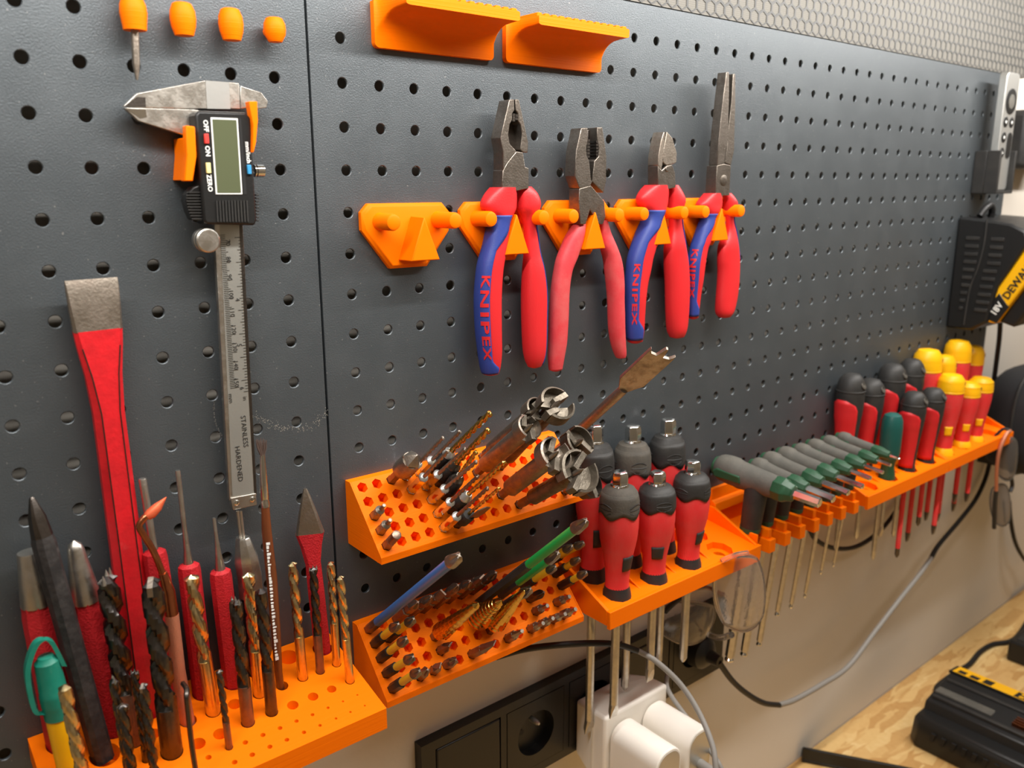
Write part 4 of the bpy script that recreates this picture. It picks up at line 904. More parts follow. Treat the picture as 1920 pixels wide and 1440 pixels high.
for c, r, tip, lab, kd in ((4, 3, (775, 940), 'just below the slim step drill', 'flat'), (2, 4, (615, 1120), 'bottom row, second from the left', 'cross'), (3, 4, (705, 1090), 'bottom row, third from the left', 'flat'), (4, 4, (815, 1050), 'bottom row, fourth from the left', 'cross'),
                           (6, 4, (1090, 930), 'bottom row, longer with a sharp point', 'flat'), (9, 4, (1285, 845), 'bottom row, with a thin nib, in the middle', 'torx'), (11, 4, (1435, 790), 'bottom right group, first', 'torx'), (12, 4, (1505, 755), 'bottom right group, second', 'torx'), (13, 4, (1592, 725), 'bottom right group, third', 'torx'), (14, 4, (1665, 690), 'bottom right group, fourth', 'torx'),
                           (12, 3, (1465, 665), 'fourth row, left of the two on the right', 'torx'), (14, 3, (1622, 600), 'fourth row, right of the two on the right', 'torx'), (12, 2, (1440, 570), 'third row, round black head', 'cross')):
    short_bit(c, r, kb(*tip), 'short dark bit in the lower holder, ' + lab, kd, 'brown_steel' if r > 2 else 'dark_steel')

# ================================================================== screwdrivers
def prof_r(prof, z):
    for (r0, z0), (r1, z1) in zip(prof, prof[1:]):
        if z0 <= z <= z1: return r0 + (r1 - r0) * ((z - z0) / max(z1 - z0, 1e-9))
    return prof[-1][0]
def patch(b, prof, a0, a1, z0, z1, off, na=10, nz=8, wav=None, sx=1, sy=1):
    rg = []
    for j in range(nz + 1):
        row = []
        for i in range(na + 1):
            a = a0 + (a1 - a0) * i / na; zb = z0 + (wav(a) if wav else 0); z = zb + (z1 - zb) * j / nz; r = prof_r(prof, z) + off; row.append((r * sx * math.cos(a), r * sy * math.sin(a), z))
        rg.append(row)
    n = na + 1; vs = [p for r in rg for p in r]; fs = [(j * n + i, j * n + i + 1, (j + 1) * n + i + 1, (j + 1) * n + i) for j in range(nz) for i in range(na)]
    return b.add(vs, fs)
def solid(o, t=.0007): s = o.modifiers.new('thick', 'SOLIDIFY'); s.thickness = t; s.offset = 0; return o
def blade(t, tipz, r=.0032, kind='flat', matl='steel', wide=1.5, sheath=None):
    b = MB(); b.lathe([(r, tipz + .012), (r, .004)], 14); b.build('blade', sheath or matl, t)
    b = MB()
    if kind == 'flat': b.loft([octo(2 * r, 2 * r, tipz + .0122, .6), octo(2 * r * wide, r * 1.2, tipz + .006, .3), octo(2 * r * wide * .95, r * .3, tipz, .3)])
    else:
        b.lathe([(r * .95, tipz + .0122), (r, tipz + .004), (r * .35, tipz)], 8)
    b.build('blade_tip', matl if not sheath else 'dark_steel', t, smooth=25)
# six heavy drivers with steel hexagon ends
def driver_a(x, y, ztop, tip, label, kind='flat', face=-2.2, dusty=0, wide=1.5):
    zb = -.3755 + .145 * y + .003; L_ = ztop - zb; s = L_ / .107
    t = thing('bolster_screwdriver', label, 'screwdriver', (x, y, zb), group='red screwdrivers with steel ends')
    P = [(.0118, 0), (.0112, .004), (.0098, .0095), (.0094, .013), (.0099, .024), (.0122, .038), (.0146, .050), (.0155, .060), (.0156, .068), (.0153, .074), (.0148, .084), (.0136, .0895), (.0110, .0930), (.0078, .0940)]
    P = [(r, z * s) for r, z in P]
    b = MB(); b.lathe(P[:3] + [(P[2][0] * .99, P[2][1] + .0006)], 28); b.build('ferrule', 'rubber', t)
    b = MB(); b.lathe([p for p in P[2:10]], 30); g = b.build('grip', 'dusty_red', t)
    b = MB(); wav = lambda a: .0022 * math.sin(a * 5) * s
    patch(b, P, 0, 2 * PI, .0725 * s, .0900 * s, .0005, 40, 5, wav); b.lathe([(P[11][0] + .0004, P[11][1]), (P[12][0] + .0004, P[12][1]), (P[13][0], P[13][1]), (.006, P[13][1] + .0004)], 40); c = b.build('cap', 'dusty_rubber' if dusty else 'rubber', t, recalc=False); solid(c, .0005)
    for q in (-1, 1):
        for kk in range(3):
            b = MB(); pts = [((.0151 + .0006) * math.cos(face + q * .9 + f * .42), (.0151 + .0006) * math.sin(face + q * .9 + f * .42), (.0765 + .0020 * kk + (1 - f * f) * .0022 * (kk - 1)) * s) for f in (-1, -.5, 0, .5, 1)]; b.tube(pts, .00045, 5); b.build('grip_line', 'rubber', c)
    b = MB(); patch(b, P, face + .25, face + 1.1, .026 * s, .0385 * s, .0004, 8, 5); solid(b.build('pad', 'rubber', t, recalc=False), .0008)
    b = MB(); b.lathe([(.0068, .0938 * s), (.0072, .0948 * s), (.0066, .0958 * s)], 24); b.build('collar', 'chrome', t)
    b = MB(); b.lathe([(.0066, .0955 * s), (.0069, .0970 * s), (.0069, .1035 * s), (.0060, .1062 * s), (.0040, .107 * s)], 6, rot=face); b.build('steel_hexagon', 'chrome', t, bevel=.0006, smooth=20)
    tz = bp(tip[0], tip[1], y).z - zb
    blade(t, tz, .0036, kind, wide=wide)
    return t
driver_a(C1[0], -.0445, -.2735, (1148, 1345), 'red bolster screwdriver, nearest of the front three, flat blade below', 'flat', -2.3, 1, 1.2)
driver_a(C1[1], -.0445, -.2835, (1220, 1275), 'red bolster screwdriver, middle one of the front three', 'flat', -2.9, 0, 1.1)
driver_a(C1[2], -.0445, -.2838, (1285, 1238), 'red bolster screwdriver, right one of the front three with clear gap beside it', 'cross', -2.2)
driver_a(C1[0], -.0165, -.2420, (1085, 1383), 'red bolster screwdriver, left one of the back three beside the forstner bits', 'flat', -2.6, 0, 1.4)
driver_a(C1[1], -.0165, -.2510, (1160, 1300), 'red bolster screwdriver, middle one of the back three', 'cross', -2.9, 1)
driver_a(C1[2], -.0165, -.2535, (1225, 1250), 'red bolster screwdriver, right one of the back three, its hexagon end highest', 'cross', -2.9)
# black capped drivers with a red front
def driver_b(x, y, ztop, tip, label, face=PI * .98, sheath=None, kind='cross', R=.0150):
    zb = -.3755 + .145 * y + .003; L_ = ztop - zb; s = L_ / .105; k = R / .0150
    t = thing('capped_screwdriver', label, 'screwdriver', (x, y, zb), group='black capped red screwdrivers')
    P = [(r * k, z * s) for r, z in ((.0100, 0), (.0098, .004), (.0090, .008), (.0094, .022), (.0108, .038), (.0126, .054), (.0142, .068), (.0150, .080), (.0148, .090), (.0128, .0985), (.0085, .1035), (.0030, .105))]
    b = MB(); b.lathe(P, 30); body = b.build('body', 'rubber', t)
    b = MB(); top = lambda a: 0
    n_ = 14; rg = []
    for j in range(17):
        f = j / 16; z = (.006 + .074 * f) * s; hw = (1.28 - .25 * abs(f - .4)) * (1 if f < .88 else math.sqrt(max(0, 1 - ((f - .88) / .125) ** 2)) * .9 + .05); row = []
        rid = .0005 * max(0, math.sin(f * 60)) if .62 < f < .86 else 0
        for i in range(n_ + 1):
            a = face + hw * (2 * i / n_ - 1); r = prof_r(P, z) + .0006 + rid; row.append((r * math.cos(a), r * math.sin(a), z))
        rg.append(row)
    n1 = n_ + 1; b.add([p for r in rg for p in r], [(j * n1 + i, j * n1 + i + 1, (j + 1) * n1 + i + 1, (j + 1) * n1 + i) for j in range(16) for i in range(n_)]); solid(b.build('red_panel', 'red_grip', t, recalc=False, smooth=60), .0008)
    b = MB(); zc = .088 * s; b.lathe([(.0146 * k, zc - .0010), (.0154 * k, zc - .0004), (.0154 * k, zc + .0004), (.0146 * k, zc + .0010)], 30); b.build('cap_seam', 'rubber', t)
    a = face + 1.7; b = MB(); mt = Matrix.Translation((.0134 * k * math.cos(a), .0134 * k * math.sin(a), .0945 * s)) @ Matrix.Rotation(a, 4, 'Z') @ Matrix.Rotation(PI / 2 - .5, 4, 'Y')
    b.lathe([(.0042, 0), (.0044, .0006), (.0030, .0012), (.0026, .0004)], 16, mtx=mt); b.build('hanging_eye', 'dusty_rubber', t)
    blade(t, bp(tip[0], tip[1], y).z - zb, .0028, kind, 'steel', 1.3, sheath)
    return t
driver_b(C2[0], -.0165, -.2565, (1620, 1005), 'black capped red screwdriver, leftmost of the back row', kind='cross')
driver_b(C2[1], -.0165, -.2690, (1655, 985), 'black capped red screwdriver, second in the back row, lower than its neighbours')
driver_b(C2[2], -.0165, -.2580, (1718, 1005), 'black capped red screwdriver, third in the back row, behind the teal one', R=.0158)
driver_b(C2[3], -.0165, -.2585, (1735, 975), 'black capped red screwdriver, fourth in the back row, next to the yellow caps')
driver_b(C2[2], -.0445, -.2855, (1690, 1040), 'black capped red screwdriver, front row, beside the teal one', sheath='dusty_red', R=.0140)
driver_b(C2[3], -.0445, -.2885, (1722, 985), 'black capped red screwdriver, front row, touching the yellow capped ones', sheath='dusty_red', R=.0140)
# teal driver
x, y = C2[1], -.0445; zb = -.3785; t = thing('teal_screwdriver', 'plain dark teal screwdriver with rounded top in the front row', 'screwdriver', (x, y, zb)); s = (-.303 - zb) / .078
b = MB(); b.lathe([(r, z * s) for r, z in ((.0100, .026), (.0112, .032), (.0114, .060), (.0108, .070), (.0086, .0755), (.0040, .078))], 24); b.build('handle', 'dark_teal', t)
b = MB(); b.lathe([(r, z * s) for r, z in ((.0090, 0), (.0084, .006), (.0068, .014), (.0074, .020), (.0100, .0262))], 24); b.build('flared_collar', 'dark_green', t)
blade(t, bp(1662, 1000, y).z - zb, .0022)
# yellow capped insulated drivers
def driver_c(x, y, ztop, tip, label, face, R=.0150, window=True):
    zb = -.3755 + .145 * y + .003; L_ = ztop - zb; s = L_ / .108; k = R / .0150
    t = thing('insulated_screwdriver', label, 'screwdriver', (x, y, zb), group='yellow capped insulated screwdrivers')
    P = [(r * k, z * s) for r, z in ((.0116, 0), (.0112, .005), (.0092, .010), (.0094, .024), (.0108, .040), (.0130, .056), (.0146, .070), (.0150, .080), (.0149, .092), (.0140, .101), (.0105, .1065), (.0030, .108))]
    b = MB(); b.lathe(P[:3], 26); b.build('base_flange', 'yellow', t)
    b = MB(); b.lathe(P[2:9], 28); b.build('grip', 'dusty_red', t)
    b = MB(); rg = [(r, z) for r, z in P if z >= .079 * s]; z8 = .084 * s
    b.lathe([(prof_r(P, z8) + .0003, z8), (prof_r(P, z8) + .0006, z8 + .0012)] + [(prof_r(P, z8 + .002 + q * .0022) + (.0007 if q % 2 else .0002), z8 + .002 + q * .0022) for q in range(6)] + [(P[9][0], P[9][1] + .0006), P[10], P[11]], 28); cp = b.build('cap', 'yellow', t)
    a = face + 1.5; b = MB(); b.box(-.002, .002, -.002, .002, -.0022, .0022, Matrix.Translation(((P[8][0] - .0008) * math.cos(a), (P[8][0] - .0008) * math.sin(a), .0955 * s)) @ Matrix.Rotation(a, 4, 'Z')); b.build('hanging_eye', 'brown_steel', cp)
    if window: b = MB(); patch(b, P, face - .55, face + .25, .028 * s, .040 * s, .0005, 8, 5); solid(b.build('window_pad', 'yellow', t, recalc=False), .0006)
    blade(t, bp(tip[0], tip[1], y).z - zb, .0030, 'flat', 'dark_steel', 1.05, 'dusty_red')
FC = -2.3
driver_c(C3[0] - .008, -.0165, -.2515, (1755, 985), 'yellow capped red screwdriver, back row, first beside the black caps', FC, .0162, False)
driver_c(C3[1] - .004, -.0165, -.2650, (1765, 960), 'yellow capped red screwdriver, back row, second and lower', FC, .0135, False)
driver_c(C3[2] - .012, -.0165, -.2500, (1790, 960), 'yellow capped red screwdriver, back row, third and tallest', FC, .0160, False)
driver_c(C3[3] - .010, -.0165, -.2625, (1812, 945), 'yellow capped red screwdriver, back row, fourth at the far end', FC, .0140, False)
driver_c(C3[0] - .002, -.0445, -.2785, (1757, 997), 'yellow capped red screwdriver, front row, first with dusty grip', FC)
driver_c(C3[1] + .006, -.0445, -.2955, (1783, 945), 'yellow capped red screwdriver, front row, second with bright red grip', FC, .0140)
driver_c(C3[2], -.0445, -.2950, (1812, 940), 'yellow capped red screwdriver, front row, third beside the dark glasses', FC, .0140)

# ================================================================== T handle keys
def key(i, x, zt, tipy, tail, ln, s, hexr, label):
    th = math.radians(5.5); pv = Vector((x, -.0475, -.3225))
    t = thing('t_handle_key', label, 'hex key', pv, (0, -math.sin(th), math.cos(th)), .12 if i == 0 else 0, 'T-handle hex keys')
    R = .0118 * s
    rows = [(tail, .35), (tail * .97, .62), (tail * .85, .92), (tail * .6, 1.02), (tail * .3, .96), (0, .88), (-.010, .84), (-.018, .80)]
    b = MB(); rg = []
    for yy, k in lerp_rows(rows, 3):
        rg.append([(R * .92 * k * math.cos(a), yy, R * k * math.sin(a) + (.0012 if yy > tail * .5 else 0)) for a in [2 * PI * j / 20 for j in range(20)]])
    b.loft(rg); b.build('grip', 'grey_grip', t, smooth=60)
    b = MB(); rr = []
    for sd in (-1, 1):
        b = MB(); b.prism([(tail * .25, -R * .30), (tail * .85, -R * .38), (tail * .92, 0), (tail * .82, R * .28), (tail * .28, R * .24)], sd * R * .70, sd * R * .97, 'x'); b.build('side_panel', 'dark_green', t, bevel=.0012, seg=3)
    b = MB(); b.lathe([(R * .60, 0), (R * .66, .001), (R * .66, .003), (R * .5, .0036)], 16, mtx=Matrix.Translation((0, tail * .93, .001)) @ Matrix.Rotation(PI / 2, 4, 'X') @ Matrix.Translation((0, 0, -.0036))); b.build('tail_ring', 'dark_green', t)
    b = MB(); b.lathe([(R * .80, .017), (R * .88, .020), (R * .88, .026), (R * .70, .030), (R * .62, .034), (R * .55, .0355)], 8, mtx=Matrix.Rotation(PI / 2, 4, 'X')); b.build('collar', 'dark_green', t, smooth=25, bevel=.0005)
    b = MB(); b.lathe([(hexr, .033), (hexr, ln - .0008), (hexr * .8, ln)], 6, mtx=Matrix.Rotation(PI / 2, 4, 'X')); b.build('short_hexagon', 'chrome', t, smooth=20)
    dz = -.3735 + .3225
    b = MB(); b.lathe([(R * .70, dz + .0045), (R * .74, dz + .02), (R * .80, -R * .5), (R * .6, 0)], 20); b.build('sleeve', 'rubber', t)
    b = MB(); b.lathe([(R * .62, dz), (R * .72, dz + .001), (R * .72, dz + .005), (R * .6, dz + .0055)], 20); b.build('sleeve_rim', 'dark_green', t)
    L_ = -.3225 - zt
    b = MB(); b.lathe([(hexr, -L_ + .006), (hexr, dz + .002)], 6); b.build('long_blade', 'steel', t, smooth=20)
    b = MB(); b.lathe([(hexr * .70, -L_ + .0064), (hexr * .68, -L_ + .0045), (hexr * .98, -L_ + .0028), (hexr * .98, -L_ + .0014), (hexr * .55, -L_)], 12); b.build('ball_end', 'chrome', t)
for i, (zt, tail, ln, s, hr, lab) in enumerate(((-.516, .044, .060, 1.14, .0046, 'largest, nearest the red drivers'), (-.520, .024, .062, .84, .0038, 'second largest, next to the largest'), (-.518, .028, .062, .84, .0031, 'third from the largest'), (-.492, .028, .062, .84, .0027, 'fourth from the largest'),
                                               (-.492, .026, .056, .74, .0023, 'fifth from the largest'), (-.488, .026, .055, .72, .0020, 'sixth from the largest'), (-.468, .024, .050, .66, .0017, 'second smallest'), (-.467, .022, .046, .60, .0014, 'smallest, furthest right'))):
    key(i, .3805 + .0250 * i, zt, 0, tail, ln, s, hr, 'grey and green T-handle hex key, ' + lab)

# ================================================================== sockets and chargers on the wall
YW = WY
t = thing('power_outlet', 'black five gang wall socket frame below the orange bit holders', 'wall socket', (.236, YW, -.5175))
fx0, fx1, fz0, fz1 = .047, .425, -.558, -.477; mods = [.0925 + .071 * i for i in range(5)]
fn = lambda x, z, d: Vector((x, YW - .0095 + d, z))
b = holed('frame', [(fx0, fz0), (fx1, fz0), (fx1, fz1), (fx0, fz1)], [[(c - .0325, -.550), (c + .0325, -.550), (c + .0325, -.485), (c - .0325, -.485)] for c in mods], 0, .0093, fn); b.build('frame', 'black_plastic', t, world=True, smooth=20, recalc=False)
for i, c in enumerate(mods):
    if i in (0, 3):
        b = MB(); b.box(c - .0315, c + .0315, YW - .0098, YW - .0003, -.549, -.486); b.build('blank_cover', 'black_plastic', t, world=True, bevel=.0012)
    else:
        fn = lambda x, z, d: Vector((x, YW - .0098 + d, z))
        b = holed('socket_insert', [(c - .0318, -.5495), (c + .0318, -.5495), (c + .0318, -.4855), (c - .0318, -.4855)], [ngon(c, -.5175, .0205, 32)], 0, .009, fn); so = b.build('socket_insert', 'black_plastic', t, world=True, smooth=30, recalc=False)
        b = MB(); b.box(c - .022, c + .022, YW - .0008, YW - .0003, -.5395, -.4955); b.build('socket_floor', 'black_plastic', so, world=True)
        if i == 1:
            for dx in (-.0095, .0095):
                b = MB(); b.lathe([(.0026, 0), (.0026, .0005)], 14, mtx=Matrix.Translation((c + dx, YW - .0009, -.5175)) @ Matrix.Rotation(PI / 2, 4, 'X')); b.build('contact_hole', 'ink', so, world=True)
            b = MB(); b.lathe([(.0023, 0), (.0023, .010), (.0010, .0125)], 14, mtx=Matrix.Translation((c, YW - .001, -.5070)) @ Matrix.Rotation(PI / 2, 4, 'X')); b.build('earth_pin', 'silver', so, world=True)
# white adapter
ax0, ax1, az0, az1, ayf = .2035, .2840, -.566, -.4985, -.033
def rbox(b, x0, x1, y0, y1, z0, z1, r, n=6):      # box rounded in x and z, running along y
    ring = []
    for cx, cz, a0 in ((x1 - r, z1 - r, 0), (x0 + r, z1 - r, 90), (x0 + r, z0 + r, 180), (x1 - r, z0 + r, 270)):
        for k in range(n + 1): a = math.radians(a0 + 90 * k / n); ring.append((cx + r * math.cos(a), cz + r * math.sin(a)))
    return b.loft([[(x, y, z) for x, z in ring] for y in (y0, y1)])
t = thing('socket_adapter', 'white plastic multi socket adapter plugged into the black wall frame', 'adapter', (.2435, YW - .01, -.532))
b = MB(); b.loft([[(ax0 + e, y, az0 + e), (ax1 - e, y, az0 + e), (ax1 - e, y, az1 - e), (ax0 + e, y, az1 - e)] for y, e in ((YW - .0099, .007), (-.012, .0012), (ayf, 0))]); b.build('housing', 'white_plastic', t, world=True, bevel=.003, seg=3)
b = MB(); b.box(ax0 - .0004, ax0 + .002, -.018, -.0165, az0 + .004, az1 - .004); b.build('housing_seam', 'room_white', t, world=True)
for k, (xa, lab) in enumerate(((.2085, 'nearer the screwdriver blade'), (.2490, 'further right, beside the wall'))):
    t = thing('usb_charger', 'white rounded USB charger plugged into the white adapter, ' + lab, 'charger', (xa + .0155, ayf, -.535), group='white USB chargers')
    b = MB(); rbox(b, xa, xa + .031, -.086, ayf - .0010, -.566, -.508, .0135, 8); b.build('body', 'white_plastic', t, world=True, bevel=.0012, smooth=45)
    b = MB(); rbox(b, xa + .0022, xa + .0288, -.0863, -.0855, -.5635, -.5105, .0115, 8); f_ = b.build('end_face', 'silver', t, world=True)
    b = MB(); b.lathe([(.0042, 0), (.0044, .001), (.0042, .012), (.0036, .0165), (.0024, .022)], 16, mtx=Matrix.Translation((xa + .0155, -.0862, -.540)) @ Matrix.Rotation(PI / 2, 4, 'X')); b.build('cable_plug', 'cord_grey', t, world=True)
    q = Vector((xa + .0155, -.108, -.540)); b = MB(); b.tube(spline([q, q + Vector((0, -.02, -.004)), q + Vector((.004, -.045, -.03)), q + Vector((.01, -.06, -.09))], 6), .0021, 10); b.build('cable', 'cord_grey', t, world=True)
# black plug in the rightmost socket
c = mods[4]; t = thing('black_plug', 'black mains plug in the rightmost socket with grey cord', 'plug', (c, YW - .01, -.5175))
b = MB(); b.lathe([(.0165, 0), (.0172, .003), (.0160, .014), (.0120, .018), (.0070, .020), (.0055, .032)], 24, mtx=Matrix.Translation((c, YW - .0095, -.5175)) @ Matrix.Rotation(PI / 2, 4, 'X') ); b.build('plug_body', 'black_plastic', t, world=True)
pts = [Vector((c, YW - .040, -.5185))] + [bp(x, y, Y) for x, y, Y in ((1372, 1275, -.02), (1400, 1300, -.022), (1432, 1318, -.024), (1462, 1322, -.024))]
b = MB(); b.tube(spline(pts, 6), .0030, 10); b.build('dark_cord_end', 'cord_black', t, world=True)
b = MB(); b.tube(spline([bp(x, y, Y) for x, y, Y in ((1460, 1322, -.024), (1490, 1312, -.024), (1540, 1284, -.024), (1590, 1250, -.022), (1640, 1185, -.020), (1690, 1120, -.018), (1722, 1080, -.016), (1746, 1046, -.012))], 6), .0030, 10); b.build('grey_cord', 'cord_grey', t, world=True)
b = MB(); b.tube(spline([bp(x, y, Y) for x, y, Y in ((1745, 1048, -.012), (1760, 1022, -.008), (1800, 975, .002), (1830, 935, .008), (1850, 890, .012), (1860, 840, .012))], 6), .0032, 10); b.build('black_cord', 'cord_black', t, world=True)
# loose cords
def cord(name, label, pts, r, m1):
    P = [bp(x, y, Y) for x, y, Y in pts]; t = tag(MB().tube(spline(P, 6), r, 10).build(name, m1), label, 'cable'); return t
t = thing('charging_cable', 'dark cable arching from behind the bit holder over the white chargers', 'cable', bp(1100, 1208, -.03))
b = MB(); b.tube(spline([bp(x, y, Y) for x, y, Y in ((930, 1232, .008), (980, 1218, -.008), (1040, 1210, -.020), (1110, 1206, -.030), (1160, 1209, -.036), (1198, 1221, -.040))], 6), .0026, 10); b.build('dark_run', 'cord_black', t, world=True)
b = MB(); b.tube(spline([bp(x, y, Y) for x, y, Y in ((1196, 1220, -.040), (1230, 1240, -.050), (1275, 1282, -.066), (1310, 1335, -.085), (1335, 1395, -.105), (1342, 1440, -.115), (1342, 1490, -.12))], 6), .0024, 10); b.build('grey_run', 'cord_grey', t, world=True)
cord('charging_cable', 'grey cable looping down beside the right hand white charger', ((1252, 1262, -.020), (1250, 1285, -.030), (1262, 1310, -.040), (1295, 1355, -.060), (1330, 1405, -.085), (1352, 1440, -.10), (1370, 1490, -.11)), .0022, 'cord_grey')
cord('power_cable', 'black cord sagging on the wall behind the T-handle key blades', ((1515, 985, .010), (1530, 1012, .008), (1565, 1028, .006), (1605, 1025, .006), (1645, 1000, .008), (1675, 965, .012), (1695, 930, .014)), .0028, 'cord_black')

# ================================================================== desk things
t = thing('battery_charger', 'black battery charger with yellow label lying on the chipboard desk', 'charger', (.815, -.14, DZ))
x0, x1, y0, y1 = .747, .872, -.225, -.052
b = MB(); rg = []
for z, e, s_ in ((DZ, .002, 0), (DZ + .004, 0, 0), (DZ + .034, .002, 0), (DZ + .042, .006, 0)):
    rg.append([(x0 + e + .010, y0 + e, z), (x1 - e - .010, y0 + e, z), (x1 - e, y0 + e + .010, z), (x1 - e, y1 - e - .010, z), (x1 - e - .010, y1 - e, z), (x0 + e + .010, y1 - e, z), (x0 + e, y1 - e - .010, z), (x0 + e, y0 + e + .010, z)])
b.loft(rg); b.build('base', 'black_plastic', t, world=True, bevel=.002, seg=3)
def hi(x): return DZ + .042 + .020 * (x - x0) / (x1 - x0)
b = MB(); b.loft([[(x, y, z) for x, z in ((x0 + .026, DZ + .040), (x0 + .030, hi(x0 + .03) + .006), (x1 - .028, hi(x1) + .004), (x1 - .026, DZ + .040))] for y in (y0 + .012, y1 - .006)]); b.build('battery_bed', 'black_plastic', t, world=True, bevel=.0015)
for xr in (x0 + .038, x0 + .078):
    b = MB(); b.box(xr, xr + .006, y0 + .03, y1 - .010, hi(xr) + .003, hi(xr) + .0105); b.build('rail', 'rubber', t, world=True, bevel=.001)
b = MB(); b.box(x0 + .050, x0 + .070, y0 + .095, y1 - .008, hi(x0 + .05) + .004, hi(x0 + .05) + .0095); b.build('slide', 'grey_grip', t, world=True, bevel=.001)
for k in range(4):
    b = MB(); b.box(x0 + .051 + .0055 * k, x0 + .0525 + .0055 * k, y0 + .055, y0 + .072, hi(x0 + .06) + .004, hi(x0 + .06) + .010); b.build('contact', 'copper', t, world=True)
lz = hi(x1) + .0065
b = MB(); b.loft([[(x1 - .028, y, lz - .004), (x1 - .028, y, lz), (x1 - .001, y, lz - .004), (x1 - .001, y, lz - .010)] for y in (y0 + .01, y1 - .004)]); sh = b.build('shoulder', 'black_plastic', t, world=True, bevel=.001)
def lab(u, v, d=.0004): return Vector((x1 - .028 + .0265 * u, y1 - .006 - .125 * v, lz + .0002 - .004 * u + d))
b = MB(); b.add([lab(.03, .02), lab(.97, .02), lab(.97, .98), lab(.03, .98)], [(0, 1, 2, 3)]); b.build('yellow_label', 'yellow', sh, world=True, smooth=0, recalc=False)
for (u0, u1, v0, v1) in ((.12, .55, .06, .14), (.12, .55, .18, .27), (.12, .75, .31, .40), (.10, .85, .62, .93)):
    b = MB(); b.add([lab(u0, v0, .0006), lab(u1, v0, .0006), lab(u1, v1, .0006), lab(u0, v1, .0006)], [(0, 1, 2, 3)]); b.build('label_block', 'ink', sh, world=True, smooth=0, recalc=False)
for i in range(3):
    for j in range(2):
        u, v = .2 + .38 * j, .66 + .09 * i; b = MB(); b.add([lab(u, v, .0008), lab(u + .2, v, .0008), lab(u + .2, v + .045, .0008), lab(u, v + .045, .0008)], [(0, 1, 2, 3)]); b.build('label_icon', 'yellow', sh, world=True, smooth=0, recalc=False)
for k in range(10):
    yk = y1 - .030 - .0125 * k; b = MB(); b.prism([(yk, DZ + .030), (yk - .0055, DZ + .030), (yk - .0030, DZ + .019), (yk + .0015, DZ + .019)], x0 - .0007, x0 + .004, 'x'); b.build('vent', 'ink', t, world=True)
b = MB(); b.tube(spline([bz(1782, 1312, DZ + .02), bz(1768, 1302, DZ + .008), bz(1756, 1296, DZ + .004), bz(1760, 1285, DZ + .004), bz(1790, 1262, DZ + .004), bz(1818, 1245, DZ + .004), bz(1838, 1222, DZ + .004), bz(1862, 1208, DZ + .004), bz(1892, 1203, DZ + .004), bz(1912, 1188, DZ + .006), bz(1935, 1150, DZ + .02)], 6), .0038, 10); b.build('mains_cord', 'cord_black', t, world=True)
p = bz(1888, 1238, DZ); t = thing('power_brick', 'black power brick on the desk at the right edge', 'power supply', (p.x + .05, p.y, DZ))
b = MB(); b.box(p.x, p.x + .11, p.y - .060, p.y + .002, DZ, DZ + .034); b.build('case', 'black_plastic', t, world=True, bevel=.004, seg=3)
b = MB(); b.box(p.x + .01, p.x + .1, p.y - .052, p.y - .006, DZ + .0341, DZ + .0348); b.build('top_panel', 'rubber', t, world=True, bevel=.0003)
t = thing('black_profile', 'black plastic profile strip lying on the desk against the wall', 'strip', (.63, -.03, DZ))
q0, q1 = Vector((.608, .012, DZ)), Vector((.672, -.090, DZ)); dv = (q1 - q0).normalized(); nv = Vector((-dv.y, dv.x, 0))
for nm, w0, w1, h0, h1 in (('flange', 0, .024, 0, .004), ('upright', 0, .004, .0041, .020), ('rib', .012, .015, .0041, .011)):
    b = MB(); b.loft([[o_ + nv * a_ + Vector((0, 0, h_)) for a_, h_ in ((w0, h0), (w1, h0), (w1, h1), (w0, h1))] for o_ in (q0, q1 + dv * .06)]); b.build(nm, 'black_plastic', t, world=True, bevel=.0006)

# ================================================================== right end of the board
t = thing('wall_charger', 'black vented battery charger hanging at the right end of the pegboard', 'charger', (.90, 0, -.16))
cx0 = .842
prof = [(0, -.098), (-.030, -.100), (-.060, -.104), (-.078, -.112), (-.082, -.124), (-.070, -.150), (-.055, -.180), (-.050, -.205), (-.048, -.224), (-.030, -.236), (0, -.236)]
b = MB(); b.prism(prof, cx0, cx0 + .13, 'x'); body = b.build('housing', 'black_plastic', t, world=True, bevel=.003, seg=3)
for k in range(10):
    z = -.121 - .0096 * k; ya = -.012 - (.0002 * k); yb = -.028 + .0016 * max(0, k - 3)
    b = MB(); b.prism([(ya, z), (yb, z), (yb, z - .0042), (ya, z - .0042)], cx0 - .0012, cx0 + .002, 'x'); b.build('vent_rib', 'rubber', body, world=True, bevel=.0005)
    yc = -.041 + .0010 * k * (1 if k > 3 else .3); b = MB(); b.prism([(yc, z), (yc - .015, z), (yc - .015, z - .0042), (yc, z - .0042)], cx0 - .0012, cx0 + .002, 'x'); b.build('vent_rib', 'rubber', body, world=True, bevel=.0005)
b = MB(); b.tube(spline([(cx0 - .0006, -.034, -.100), (cx0 - .0006, -.034, -.130), (cx0 - .0006, -.030, -.160), (cx0 - .0006, -.024, -.185), (cx0 - .0006, -.022, -.230)], 6), .0012, 6); b.build('moulded_ridge', 'rubber', body, world=True)
b = MB(); b.tube(spline([Vector((cx0 + .012, -.020, -.097)), Vector((cx0 + .02, -.022, -.088)), Vector((cx0 + .034, -.022, -.084)), Vector((cx0 + .046, -.020, -.090)), Vector((cx0 + .05, -.018, -.099))], 6), .0040, 10); b.build('cord_loop', 'cord_black', t, world=True)
b = MB(); b.tube(spline([bp(1876, 585, -.012), bp(1874, 630, -.008), bp(1868, 680, -.004), bp(1862, 730, 0), bp(1858, 800, .008)], 6), .0032, 10); b.build('cord', 'cord_black', t, world=True)
